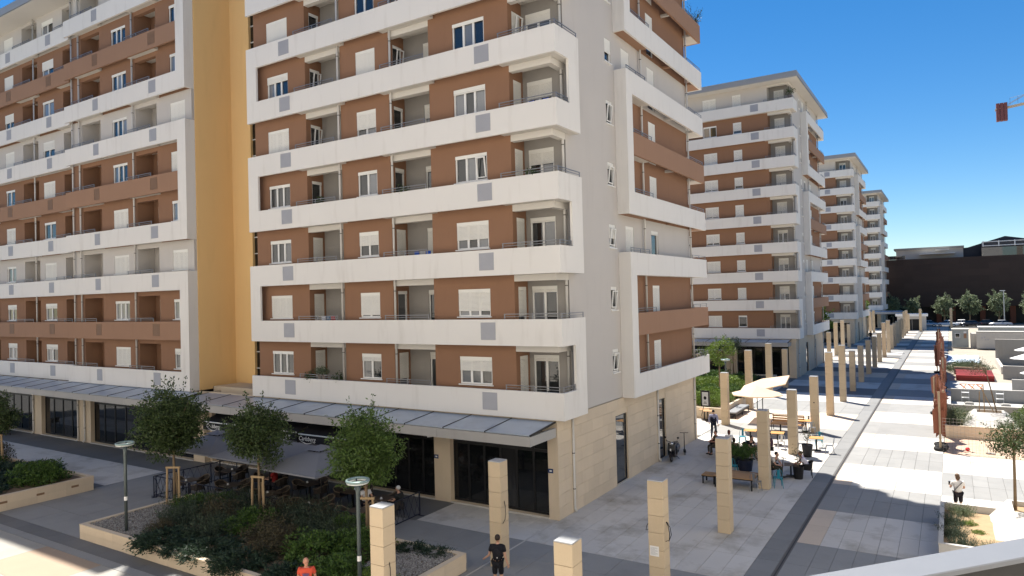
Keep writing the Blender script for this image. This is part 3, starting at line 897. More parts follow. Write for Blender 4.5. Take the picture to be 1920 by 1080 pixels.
# ------------------------------------------------------------------ stone pillars
def pillar_mesh(h, cap=True):
    def f():
        mb = MB(); mb.box(-0.24, -0.24, 0.004, 0.24, 0.24, h - 0.004); return mb.mesh('stone_block', 'pillar_stone', bevel=0.006)
    return cached(('pb', round(h, 3)), f)
def cap_mesh():
    def f():
        mb = MB(); mb.box(-0.235, -0.235, 0, 0.235, 0.235, 0.025); return mb.mesh('cap', 'cap_metal')
    return cached('pcap', f)
mat('cable_black', (0.02, 0.02, 0.02), 0.6, 0.1)
mat('paper', (0.75, 0.74, 0.72), 0.8, 0.02)
mat('ink', (0.25, 0.25, 0.27), 0.8, 0.02)
PILL = [  # x, y, height, label
    (-13.35, 14.2, 3.62, 'beige stone pillar rising from the front edge of the shrub bed beside the gravel'),
    (-7.62, 14.2, 3.62, 'short-looking beige stone pillar cut off by the bottom edge right of the man in black'),
    (-13.38, 20.0, 3.62, 'beige stone pillar in front of the black shop front with a hanging cable'),
    (-7.66, 20.1, 3.62, 'beige stone pillar with a paper notice and two loose cable loops'),
    (-7.57, 26.96, 3.62, 'beige stone pillar standing in shade just left of the long wooden bench table'),
    (-7.60, 33.8, 3.66, 'beige stone pillar behind the grey metal chair at the cafe'),
    (-7.75, 41.6, 3.62, 'beige stone pillar at the sunny cafe between the slatted bench and the wooden tables'),
    (-7.67, 48.56, 3.62, 'beige stone pillar with a small dark hole just right of the sunny cafe tables')]
R1Y = [55.52, 62.73, 69.52, 76.55, 83.97, 90.99, 97.74, 105.0, 112.62, 118.9, 125.4, 132.2, 139.4, 146.5, 153.2, 161.0, 168.5]
R1H = [4.62, 4.62, 3.62, 3.62, 3.66, 3.62, 3.66, 4.62, 4.62, 3.66, 3.66, 3.66, 3.62, 3.62, 4.62, 4.62, 3.7]
ORD = ['first', 'second', 'third', 'fourth', 'fifth', 'sixth', 'seventh', 'eighth', 'ninth', 'tenth', 'eleventh', 'twelfth', 'thirteenth',
       'fourteenth', 'fifteenth', 'sixteenth', 'seventeenth']
for i, (y, h) in enumerate(zip(R1Y, R1H)):
    PILL.append((-7.70, y, h, '%s beige pillar beyond the cafe in the row along the dark drain band' % ORD[i]))
R2 = [(-13.49, 48.81, 3.62, 'beige pillar beside the man in the dark vest at the end of the shrub planter'),
      (-13.57, 55.99, 4.62, 'tall beige pillar behind the peach parasols, left of two'),
      (-13.66, 63.6, 4.62, 'tall beige pillar behind the peach parasols, right of two'),
      (-13.55, 70.0, 3.66, 'shaded beige pillar before the corner of the second apartment house'),
      (-13.72, 99.5, 3.62, 'shorter sunlit beige pillar before the green tree at the third apartment house'),
      (-13.75, 106.4, 4.62, 'tall sunlit beige pillar left of two before the third apartment house'),
      (-13.75, 113.6, 4.62, 'tall sunlit beige pillar right of two before the third apartment house'),
      (-13.8, 121.5, 3.66, 'shaded beige pillar close to the corner of the third apartment house'),
      (-13.7, 148.5, 3.66, 'shorter beige pillar near the far walking person in black'),
      (-13.75, 155.6, 4.62, 'tall beige pillar before the farthest apartment house, left of two'),
      (-13.75, 162.8, 4.62, 'tall beige pillar before the farthest apartment house, right of two'),
      (-5.45, 166.8, 4.75, 'lone thick pillar standing in the promenade before the white kiosk'),
      (-0.07, 180.0, 4.5, 'lone beige pillar at the far end beside the parked white car')]
for j, (x, y, h, lab) in enumerate(PILL + R2):
    root = thing('stone_pillar', lab, 'pillar', (x, y, 0), 0, 'beige stone pillars of the promenade')
    n = 7 if h < 4 else 9
    bh = (h - 0.03) / n
    for k in range(n): link('stone_block', pillar_mesh(bh), root, (0, 0, k * bh))
    link('cap', cap_mesh(), root, (0, 0, h - 0.028))
    def cable(pts):
        mb = MB(); mb.tube(pts, 0.011, 6); mb.build('cable', 'cable_black', root, True)
    if j in (0, 2):
        z = 2.1 if j == 0 else 2.25
        cable([(0.24, -0.02, z), (0.30, -0.05, z - 0.15), (0.33, -0.08, z - 0.42), (0.31, -0.1, z - 0.6), (0.242, -0.14, z - 0.75)])
    if j == 3:
        cable([(0.24, 0.0, 2.35), (0.31, -0.03, 2.25), (0.36, -0.06, 2.05), (0.35, -0.08, 1.85), (0.242, -0.1, 1.80)])
        cable([(0.24, 0.04, 2.35), (0.36, 0.0, 2.2), (0.40, -0.02, 2.0), (0.33, -0.05, 1.8)])
        cable([(-0.24, -0.05, 2.35), (-0.33, -0.1, 2.2), (-0.36, -0.12, 2.05), (-0.242, -0.15, 2.12)])
        mb = MB(); mb.box(-0.2, -0.246, 1.36, 0.08, -0.242, 1.66); nt_ = mb.build('notice', 'paper', root)
        mb = MB()
        for q in range(9): mb.box(-0.18, -0.2475, 1.40 + q * 0.026, -0.18 + (0.22 if q % 3 else 0.15), -0.2465, 1.407 + q * 0.026)
        mb.build('print', 'ink', nt_)
    if j == 7:
        mb = MB(); mb.box(-0.04, -0.246, 1.9, 0.05, -0.2405, 1.96); mb.build('hole', 'cable_black', root)

# ------------------------------------------------------------------ ring lamps
mat('lamp_green', (0.09, 0.11, 0.11), 0.4, 0.05, 3, 0.03, metal=0.4)
mat('lamp_ring', (0.24, 0.32, 0.31), 0.35, 0.05, 3, 0.03, metal=0.4)
mat('lamp_lens', (0.6, 0.62, 0.6), 0.3, 0.03)
def ring_lamp(x, y, h, label, base=0.5):
    root = thing('street_lamp', label, 'street lamp', (x, y, 0), 0, 'ring-headed street lamps')
    mb = MB(); mb.tube([(0, 0, base), (0, 0, h - 1.0), (0, 0, h - 0.35), (0, 0, h - 0.12)], [0.06, 0.056, 0.06, 0.10], 14); mb.build('post', 'lamp_green', root, True)
    mb = MB(); mb.lathe([(0.11, base - 0.02), (0.11, base + 0.05), (0.078, base + 0.07)], 14); mb.build('foot', 'lamp_green', root)
    mb = MB(); mb.torus((0, 0, h), 0.31, 0.31, 0.042, 28, 8); r = mb.build('ring', 'lamp_ring', root, True)
    mb = MB()
    for q in range(3):
        t = 2 * math.pi * q / 3 + 0.4
        mb.tube([(0.08 * math.cos(t), 0.08 * math.sin(t), h - 0.13), (0.28 * math.cos(t), 0.28 * math.sin(t), h - 0.01)], 0.022, 6)
    mb.build('arm', 'lamp_green', root)
    mb = MB(); mb.torus((0, 0, h - 0.05), 0.30, 0.30, 0.028, 28, 6); mb.build('lens', 'lamp_lens', r, True)
    mb = MB(); mb.lathe([(0.061, base + 1.25), (0.061, base + 1.40)], 12); mb.build('sticker', 'paper', root)
    return root
ring_lamp(-27.2, 14.75, 3.95, 'grey-green ring-headed street lamp at the gravel corner of the long shrub bed')
ring_lamp(-14.6, 14.55, 4.05, 'grey-green ring-headed street lamp before the three trees, nearest to the camera')
ring_lamp(-15.0, 54.7, 3.95, 'dark ring-headed street lamp in the shrub bed beside the second apartment house')

# ------------------------------------------------------------------ planters
def planter(name, label, x0, y0, x1, y1, h, wt, soilm, m='sandstone', sides='all', vents=0, group='stone planters', soilz=None):
    root = thing(name, label, 'planter', ((x0 + x1) / 2, (y0 + y1) / 2, 0), 0, group)
    ox, oy = (x0 + x1) / 2, (y0 + y1) / 2
    def stones(pa, pb, horizontal, tag_):
        """a low wall of two courses of cladding stones between pa and pb"""
        L = (pb - pa); n = max(1, int(round(L / 1.2)))
        return n
    X0, X1, Y0, Y1 = x0 - ox, x1 - ox, y0 - oy, y1 - oy
    # core walls
    mb = MB()
    for bx in ((X0 + 0.02, Y0 + 0.02, X1 - 0.02, Y0 + wt - 0.01), (X0 + 0.02, Y1 - wt + 0.01, X1 - 0.02, Y1 - 0.02),
               (X0 + 0.02, Y0 + wt - 0.009, X0 + wt - 0.01, Y1 - wt + 0.009), (X1 - wt + 0.01, Y0 + wt - 0.009, X1 - 0.02, Y1 - wt + 0.009)):
        mb = MB(); mb.box(bx[0], bx[1], -0.02, bx[2], bx[3], h - 0.05); mb.build('wall_core', m, root)
    def slab(a, b, c, d, e, f):
        def g():
            q = MB(); q.box(0.003, 0.003, 0.003, d - a - 0.003, e - b - 0.003, f - c - 0.003); return q.mesh('cladding_stone', m)
        link('cladding_stone', cached(('pl', m, round(d - a, 2), round(e - b, 2), round(f - c, 2)), g), root, (a, b, c))
    hc = (h - 0.05) / 2
    for r_ in range(2):
        n = max(1, int(round((X1 - X0) / 1.2)))
        for i in range(n):
            w = (X1 - X0) / n
            slab(X0 + i * w, Y0 - 0.003, r_ * hc - 0.02, X0 + (i + 1) * w, Y0 + 0.0199, (r_ + 1) * hc)
            if r_ == 1: slab(X0 + i * w, Y1 - 0.0199, r_ * hc - 0.02, X0 + (i + 1) * w, Y1 + 0.003, (r_ + 1) * hc)
        n = max(1, int(round((Y1 - Y0 - 0.04) / 1.2)))
        for i in range(n):
            w = (Y1 - Y0 - 0.04) / n
            slab(X1 - 0.0199, Y0 + 0.02 + i * w, r_ * hc - 0.02, X1 + 0.003, Y0 + 0.02 + (i + 1) * w, (r_ + 1) * hc)
            slab(X0 - 0.003, Y0 + 0.02 + i * w, r_ * hc - 0.02, X0 + 0.0199, Y0 + 0.02 + (i + 1) * w, (r_ + 1) * hc)
    n = max(1, int(round((X1 - X0) / 1.6)))
    for i in range(n):
        w = (X1 - X0) / n
        slab(X0 + i * w - (0.01 if i == 0 else 0), Y0 - 0.012, h - 0.049, X0 + (i + 1) * w, Y0 + wt, h)
        slab(X0 + i * w, Y1 - wt, h - 0.049, X0 + (i + 1) * w, Y1 + 0.012, h)
    n = max(1, int(round((Y1 - Y0 - 2 * wt) / 1.6)))
    for i in range(n):
        w = (Y1 - Y0 - 2 * wt) / n
        slab(X0 - 0.012, Y0 + wt + i * w, h - 0.049, X0 + wt, Y0 + wt + (i + 1) * w, h)
        slab(X1 - wt, Y0 + wt + i * w, h - 0.049, X1 + 0.012, Y0 + wt + (i + 1) * w, h)
    # soil with a soft swell
    nx, ny = max(4, int((X1 - X0) / 0.5)), max(4, int((Y1 - Y0) / 0.5))
    rg = random.Random(int(abs(x0 * 7 + y0)))
    sz = soilz if soilz is not None else h - 0.13
    vs = []; fs = []
    for j in range(ny + 1):
        for i in range(nx + 1):
            e = min(i, nx - i, j, ny - j)
            vs.append((X0 + wt + (X1 - X0 - 2 * wt) * i / nx, Y0 + wt + (Y1 - Y0 - 2 * wt) * j / ny, sz + (0 if e == 0 else min(e, 3) * 0.03 + rg.uniform(-.02, .03))))
    for j in range(ny):
        for i in range(nx): fs.append((j * (nx + 1) + i, j * (nx + 1) + i + 1, (j + 1) * (nx + 1) + i + 1, (j + 1) * (nx + 1) + i))
    mb = MB(); mb.add(vs, fs); mb.build('soil', soilm, root, True)
    for q in range(vents):
        mb = MB(); yv = Y1 - 0.9 - q * 1.55
        mb.box(X1 - 0.005, yv - 0.17, h * 0.48, X1 + 0.006, yv + 0.17, h * 0.48 + 0.10); mb.build('step_light', 'louvre_brown', root)
    return root
planter('planter', 'long low sandstone planter full of dark shrubs and three trees in front of the restaurant', -29.8, 14.3, -14.15, 19.1, 0.58, 0.2, 'soil')
planter('planter', 'low sandstone planter with small step lights at the left edge of the picture', -54.0, 9.5, -37.05, 18.5, 0.72, 0.2, 'soil', vents=4)
planter('planter', 'sunlit sandstone planter behind the wire mesh on the pink paving', -0.62, 50.0, 5.2, 55.5, 0.75, 0.2, 'soil_dry')
planter('planter', 'pale planter with dry soil beside the woman in the white shirt', -0.58, 27.0, 5.5, 32.3, 0.72, 0.14, 'soil_dry', m='concrete_pale', soilz=0.45)
planter('planter', 'sandstone planter with clipped green shrubs between the first and second apartment houses', -24.0, 50.6, -14.2, 58.4, 0.8, 0.2, 'soil')
planter('planter', 'sandstone planter with a young tree before the dark shops of the second apartment house', -26.0, 60.5, -15.4, 75.2, 0.55, 0.2, 'soil')
# concrete pyramids round the young trees
def pyramid(x0, y0, x1, y1, tx0, ty0, tx1, ty1, zb, zt, label):
    root = thing('tree_pit', label, 'tree pit', ((x0 + x1) / 2, (y0 + y1) / 2, zb), 0, 'sloping concrete tree pits')
    ox, oy = (x0 + x1) / 2, (y0 + y1) / 2
    b = [(x0 - ox, y0 - oy, 0), (x1 - ox, y0 - oy, 0), (x1 - ox, y1 - oy, 0), (x0 - ox, y1 - oy, 0)]
    t = [(tx0 - ox, ty0 - oy, zt - zb), (tx1 - ox, ty0 - oy, zt - zb), (tx1 - ox, ty1 - oy, zt - zb), (tx0 - ox, ty1 - oy, zt - zb)]
    e = 0.12
    i = [(tx0 - ox + e, ty0 - oy + e, zt - zb), (tx1 - ox - e, ty0 - oy + e, zt - zb), (tx1 - ox - e, ty1 - oy - e, zt - zb), (tx0 - ox + e, ty1 - oy - e, zt - zb)]
    l = [(p[0], p[1], zt - zb - 0.18) for p in i]
    for a in range(4):
        c = (a + 1) % 4
        mb = MB(); mb.quad(b[a], b[c], t[c], t[a]); mb.quad(t[a], t[c], i[c], i[a]); mb.quad(i[a], i[c], l[c], l[a]); mb.build('slope', 'concrete_pale', root)
    mb = MB(); mb.quad(*l); mb.build('soil', 'soil_dry', root)
    return root
pyramid(0.35, 50.6, 3.35, 54.6, 1.05, 51.9, 2.6, 53.3, 0.62, 1.35, 'pale sloping concrete tree pit with stakes in the planter behind the wire mesh')
pyramid(0.95, 28.4, 4.6, 32.0, 1.55, 29.9, 3.6, 31.6, 0.42, 1.25, 'pale sloping concrete tree pit in the planter beside the woman in the white shirt')
# gravel in the long planter
def scatter_stones(name, label, x0, y0, x1, y1, z, n, seed, s0, s1, m):
    rg = np.random.RandomState(seed)
    P = np.stack([rg.uniform(x0, x1, n), rg.uniform(y0, y1, n), np.full(n, z)], 1)
    V = np.array([(-1, 0, 0), (0, -1, 0), (1, 0, 0), (0, 1, 0), (0, 0, .7), (0, 0, -.7)], float)
    F = np.array([(0, 1, 4), (1, 2, 4), (2, 3, 4), (3, 0, 4), (1, 0, 5), (2, 1, 5), (3, 2, 5), (0, 3, 5)])
    s = rg.uniform(s0, s1, n); a = rg.uniform(0, 6.28, n)
    vs = np.zeros((n, 6, 3))
    vs[:, :, 0] = (V[:, 0] * np.cos(a)[:, None] - V[:, 1] * np.sin(a)[:, None] * 0.7) * s[:, None]
    vs[:, :, 1] = (V[:, 0] * np.sin(a)[:, None] + V[:, 1] * np.cos(a)[:, None] * 0.7) * s[:, None]
    vs[:, :, 2] = V[:, 2] * s[:, None]
    vs += P[:, None, :]
    fs = (F[None] + (np.arange(n) * 6)[:, None, None]).reshape(-1, 3)
    me = bpy.data.meshes.new(name); me.from_pydata(vs.reshape(-1, 3).tolist(), [], fs.tolist()); me.materials.append(MAT[m])
    return tag(link(name, me), label, 'gravel', kind='stuff')
scatter_stones('gravel', 'grey gravel at the left corner of the long planter round the lamp foot', -29.5, 14.55, -26.3, 17.6, 0.56, 5000, 3, 0.022, 0.05, 'gravel')
scatter_stones('gravel', 'pale gravel at the right end of the long planter beside the pillar', -16.6, 16.2, -14.4, 18.85, 0.56, 4000, 4, 0.022, 0.05, 'gravel')

# ------------------------------------------------------------------ plants
def leaf_mesh(name, P, D, L, W, m, seed=0):
    """N small pointed leaves: P positions, D directions, L lengths, W widths"""
    n = len(P)
    rg = np.random.RandomState(seed)
    D = D / np.maximum(np.linalg.norm(D, axis=1, keepdims=True), 1e-6)
    u = rg.normal(size=(n, 3)); s = np.cross(D, u); s /= np.maximum(np.linalg.norm(s, axis=1, keepdims=True), 1e-6)
    nn = np.cross(s, D)
    L = np.broadcast_to(L, (n,))[:, None]; W = np.broadcast_to(W, (n,))[:, None]
    v0 = P; v1 = P + D * L * 0.45 + s * W * 0.5 + nn * L * 0.06; v2 = P + D * L; v3 = P + D * L * 0.45 - s * W * 0.5 + nn * L * 0.06
    V = np.stack([v0, v1, v2, v3], 1).reshape(-1, 3)
    me = bpy.data.meshes.new(name)
    me.vertices.add(4 * n); me.vertices.foreach_set('co', V.astype(np.float32).ravel())
    me.loops.add(4 * n); me.loops.foreach_set('vertex_index', np.arange(4 * n, dtype=np.int32))
    me.polygons.add(n); me.polygons.foreach_set('loop_start', np.arange(0, 4 * n, 4, dtype=np.int32))
    me.polygons.foreach_set('loop_total', np.full(n, 4, dtype=np.int32))
    me.update(calc_edges=True); me.validate()
    me.materials.append(MAT[m])
    return me

def crown_points(rg, n_cl, per, rx, ry, rz, cz, clr, skew=(0, 0), shell=0.45, gap=0.0):
    C = []
    while len(C) < n_cl:
        p = rg.uniform(-1, 1, 3); r = np.linalg.norm(p)
        if r > 1 or r < shell: continue
        if gap and rg.rand() < gap and p[2] < -0.2: continue
        C.append(p)
    C = np.array(C) * rg.uniform(0.72, 1.14, (n_cl, 1))
    C = C * np.array([rx, ry, rz]) + np.array([skew[0], skew[1], cz])
    q = rg.normal(size=(n_cl, per, 3)); q /= np.linalg.norm(q, axis=2, keepdims=True)
    rad = rg.uniform(0.25, 1.0, (n_cl, per, 1)) ** 0.6 * (clr * rg.uniform(0.65, 1.25, (n_cl, 1, 1)))
    P = C[:, None, :] + q * rad * np.array([1, 1, 0.8])
    return C, P.reshape(-1, 3), q.reshape(-1, 3)

def tree(label, x, y, z0, h, cz, rx, ry, rz, m, seed, n_cl=60, per=70, clr=0.34, leaf=(0.085, 0.045), trunk=0.055, skew=(0, 0), stakes=None, group='young trees in the planters', name='tree', lean=(0, 0), multi=False):
    rg = np.random.RandomState(seed)
    root = thing(name, label, 'tree', (x, y, z0), 0, group)
    C, P, Q = crown_points(rg, n_cl, per, rx, ry, rz, cz, clr, skew)
    ns = n_cl // 6                                   # long shoots break the outline
    a = rg.uniform(0, 6.28, ns); el = rg.uniform(-0.5, 1.35, ns)
    dv = np.stack([np.cos(a) * np.cos(el), np.sin(a) * np.cos(el), np.sin(el)], 1)
    t = np.linspace(0.75, 1.22, 26)[None, :, None] * rg.uniform(0.9, 1.12, (ns, 1, 1))
    SP = (dv[:, None, :] * t * np.array([rx + clr * .5, ry + clr * .5, rz + clr * .5]) + np.array([skew[0], skew[1], cz]) + rg.normal(size=(ns, 26, 3)) * clr * 0.13).reshape(-1, 3)
    P = np.concatenate([P, SP]); Q = np.concatenate([Q, np.repeat(dv, 26, 0)])
    D = Q * 0.8 + rg.normal(size=Q.shape) * 0.5 + np.array([0, 0, -0.15])
    me = leaf_mesh('crown', P, D, rg.uniform(0.7, 1.3, len(P)) * leaf[0], rg.uniform(0.7, 1.3, len(P)) * leaf[1], m, seed)
    link('crown', me, root)
    mb = MB(); b0 = cz - rz * 0.75
    top = Vector((skew[0] * 0.6, skew[1] * 0.6, cz + rz * 0.3))
    mb.tube([(0 - lean[0], 0 - lean[1], -0.15), (-lean[0] * 0.5 + 0.01, -lean[1] * .5, b0 * 0.5), (0.015, -0.01, b0), (top.x * 0.5, top.y * .5, (b0 + top.z) / 2), tuple(top)],
            [trunk * 1.15, trunk, trunk * 0.85, trunk * 0.6, trunk * 0.25], 9)
    tr = mb.build('trunk', 'bark', root, True)
    mb = MB()
    for c in C[:: max(1, n_cl // 16)]:
        a = Vector((0.01, 0, b0 + rg.uniform(0, 0.5) * (top.z - b0)))
        c = Vector(c); mid = a.lerp(c, 0.5) + Vector((0, 0, 0.1))
        mb.tube([a, mid, c], [trunk * 0.42, trunk * 0.28, trunk * 0.1], 6)
    mb.build('limb', 'bark', tr, True)
    if stakes:
        sr = thing('tree_stakes', stakes[0], 'tree stakes', (x, y, z0), stakes[1], 'wooden tree stakes')
        w, hh = 0.30, 1.62
        for sx, lx in ((-w, 0.04), (w, -0.04)):
            mb = MB(); mb.tube([(sx, -0.1, -0.3), (sx + lx, -0.08, hh)], [0.05, 0.045], 8); mb.build('stake', 'stake_wood', sr)
        mb = MB(); mb.tube([(0.02, 0.32, -0.3), (0.0, 0.16, hh - 0.25)], [0.045, 0.04], 8); mb.build('stake', 'stake_wood', sr)
        mb = MB(); mb.box(-w - 0.02, -0.115, hh - 0.02, w + 0.02, -0.045, hh + 0.06); mb.build('crossbar', 'stake_wood', sr)
    return root

tree('dense dark ficus tree at the left end of the long planter behind the lamp', -29.1, 17.9, 0.5, 5.0, 3.55, 1.5, 1.35, 1.4, 'leaf_ficus', 1, 150, 120, 0.45, (0.12, 0.065),
     skew=(-0.35, 0.1), stakes=('pair of wooden stakes with crossbar round the left planter tree', 0.5))
tree('loose ficus tree in the middle of the long planter before the grey parasols', -24.2, 18.55, 0.5, 4.8, 3.35, 1.15, 1.1, 1.2, 'leaf_ficus', 2, 105, 105, 0.40, (0.115, 0.06),
     skew=(0.0, 0.0), stakes=('pair of wooden stakes with crossbar round the middle planter tree', 0.25))
tree('round bright green ficus tree at the right of the long planter behind the lamp ring', -18.0, 18.35, 0.5, 4.8, 3.35, 1.1, 1.1, 1.25, 'leaf_ficus_bright', 3, 140, 120, 0.40, (0.115, 0.052),
     skew=(-0.05, 0.0), stakes=('pair of wooden stakes with crossbar behind the nearest lamp post', 0.45))
tree('small dark tree with wooden stakes in the planter at the left picture edge', -45.4, 17.6, 0.6, 4.0, 2.75, 0.9, 0.9, 1.0, 'leaf_ficus', 4, 60, 90, 0.36, (0.115, 0.06),
     stakes=('pair of wooden stakes with crossbar in the planter at the left picture edge', 0.4))
tree('young round tree on a thin trunk in the pale planter at the right picture edge', 1.75, 30.9, 0.9, 3.4, 2.75, 0.72, 0.72, 0.72, 'leaf_ficus', 5, 55, 75, 0.26, (0.07, 0.04), 0.05)
tree('thin young tree with sparse brownish leaves tied to slanted stakes on the site', 1.75, 52.7, 1.2, 3.4, 2.75, 0.7, 0.7, 0.45, 'leaf_red', 6, 18, 40, 0.26, (0.07, 0.03), 0.035, skew=(-0.5, 0.4), lean=(-0.5, 0))
tree('slender young tree in the planter before the dark shops of the second apartment house', -19.4, 73.6, 0.5, 4.2, 3.1, 1.0, 1.0, 0.9, 'leaf_sage', 7, 40, 60, 0.34, (0.11, 0.06), 0.06,
     stakes=('pair of wooden stakes round the slender tree before the dark shops', 0.0))
tree('lush bright green tree at the corner of the third apartment house', -18.6, 124.0, 0.0, 6.5, 4.0, 2.2, 2.0, 2.2, 'leaf_lime', 8, 60, 60, 0.7, (0.30, 0.18), 0.12, group='trees between the apartment houses')
tree('green tree at the balcony height between the third and farthest apartment houses', -15.6, 160.0, 0.0, 7.0, 5.5, 1.3, 1.3, 2.2, 'leaf_lime', 9, 40, 50, 0.6, (0.3, 0.2), 0.12, group='trees between the apartment houses')
tree('bright green tree behind the lowest side balcony of the nearest house', -17.0, 60.0, 0.4, 4.6, 3.6, 1.2, 1.2, 1.1, 'leaf_lime', 10, 45, 60, 0.4, (0.14, 0.08), 0.07, group='trees between the apartment houses')
for i, (x, h, r, w) in enumerate(((-12.3, 7.4, 2.6, 'half hidden behind the farthest apartment house'), (-8.0, 7.0, 2.3, 'second from the farthest apartment house'),
                             (-1.4, 7.2, 2.9, 'above the first parked white car'), (3.7, 8.0, 3.0, 'in the middle of the row'),
                             (9.4, 8.2, 3.2, 'behind the tall far lamp'), (15.2, 7.4, 2.8, 'at the right picture edge'))):
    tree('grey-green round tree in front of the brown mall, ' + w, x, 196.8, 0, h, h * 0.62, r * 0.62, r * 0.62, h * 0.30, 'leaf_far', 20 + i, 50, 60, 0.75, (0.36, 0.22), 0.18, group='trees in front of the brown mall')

# ------------- shrubs
def shrub_mesh(kind, seed):
    rg = np.random.RandomState(seed)
    if kind == 'privet':      # dense rounded bush of small bright leaves
        C, P, Q = crown_points(rg, 110, 50, 0.9, 0.9, 0.62, 0.30, 0.20, shell=0.6)
        k = P[:, 2] > -0.05; P, Q = P[k], Q[k]
        D = Q + np.array([0, 0, 0.5]) + rg.normal(size=Q.shape) * 0.3
        return leaf_mesh('foliage', P, D, rg.uniform(.07, .11, len(P)), rg.uniform(.04, .06, len(P)), 'leaf_privet', seed)
    if kind == 'lime':
        C, P, Q = crown_points(rg, 110, 45, 0.9, 0.9, 0.6, 0.30, 0.20, shell=0.6)
        k = P[:, 2] > -0.05; P, Q = P[k], Q[k]
        D = Q + np.array([0, 0, 0.5]) + rg.normal(size=Q.shape) * 0.3
        return leaf_mesh('foliage', P, D, rg.uniform(.06, .11, len(P)), rg.uniform(.035, .055, len(P)), 'leaf_lime', seed)
    if kind == 'juniper':     # spreading, drooping sprays
        n = 420; V = []; DD = []
        for i in range(n):
            a = rg.uniform(0, 6.28); r = rg.uniform(0.15, 1.0) ** 0.7; zz = rg.uniform(0.15, 0.62) * (1.15 - r * 0.6)
            b = np.array([math.cos(a) * r * 0.55, math.sin(a) * r * 0.55, zz * 0.6])
            d = np.array([math.cos(a), math.sin(a), rg.uniform(-0.05, 0.45)])
            ln = rg.uniform(0.3, 0.55); t = np.linspace(0, 1, 15)[:, None]
            s = b + d * ln * t + np.array([0, 0, -0.14]) * t * t
            V.append(s + rg.normal(size=s.shape) * 0.025); DD.append(np.broadcast_to(d, s.shape) + rg.normal(size=s.shape) * 0.55)
        P = np.concatenate(V); D = np.concatenate(DD)
        return leaf_mesh('foliage', P, D, rg.uniform(.08, .15, len(P)), rg.uniform(.026, .044, len(P)), 'leaf_juniper', seed)
    if kind in ('rosemary', 'sage'):    # upright spikes
        n = 260; V = []; DD = []
        for i in range(n):
            a = rg.uniform(0, 6.28); r = rg.uniform(0, 0.6) ** 0.8
            b = np.array([math.cos(a) * r, math.sin(a) * r, 0.0])
            d = np.array([math.cos(a) * r * 0.7, math.sin(a) * r * 0.7, 1.0]) + rg.normal(size=3) * 0.12
            ln = rg.uniform(0.45, 0.95); t = np.linspace(0.1, 1, 20)[:, None]
            s = b + d * ln * t
            V.append(s + rg.normal(size=s.shape) * 0.012); DD.append(d * 0.8 + rg.normal(size=s.shape) * 0.6)
        P = np.concatenate(V); D = np.concatenate(DD)
        return leaf_mesh('foliage', P, D, rg.uniform(.07, .12, len(P)), rg.uniform(.02, .032, len(P)), 'leaf_rosemary' if kind == 'rosemary' else 'leaf_sage', seed)
    if kind == 'red':
        C, P, Q = crown_points(rg, 95, 50, 0.8, 0.8, 0.62, 0.40, 0.24, shell=0.35)
        D = Q + rg.normal(size=Q.shape) * 0.6 + np.array([0, 0, 0.3])
        return leaf_mesh('foliage', P, D, rg.uniform(.06, .10, len(P)), rg.uniform(.025, .04, len(P)), 'leaf_red', seed)
def stem_mesh():
    def f():
        rg = random.Random(3); mb = MB()
        for i in range(7):
            a = rg.uniform(0, 6.28); r = rg.uniform(0.15, 0.5)
            mb.tube([(0.03 * math.cos(a), 0.03 * math.sin(a), -0.1), (r * 0.5 * math.cos(a), r * .5 * math.sin(a), 0.12), (r * math.cos(a), r * math.sin(a), 0.26)], [0.016, 0.012, 0.005], 5)
        return mb.mesh('stem', 'bark', True)
    return cached('stem', f)
KINDNAME = {'privet': 'bright green rounded privet bush', 'juniper': 'dark drooping juniper', 'rosemary': 'upright needle-leaved rosemary', 'red': 'reddish brown twiggy barberry',
            'lime': 'clipped lime green bush', 'sage': 'pale green upright herb'}
_sn = [0]
def shrub(kind, x, y, z, s, label, sz=1.0, group='shrubs in the planters'):
    _sn[0] += 1
    v = _sn[0] % 3
    root = thing('shrub', label, 'shrub', (x, y, z), (_sn[0] * 2.4) % 6.28, group)
    fo = link('foliage', cached(('shrub', kind, v), lambda: shrub_mesh(kind, 100 + v)), root)
    st = link('stem', stem_mesh(), root)
    root.scale = (s, s, s * sz * 0.86)
    return root
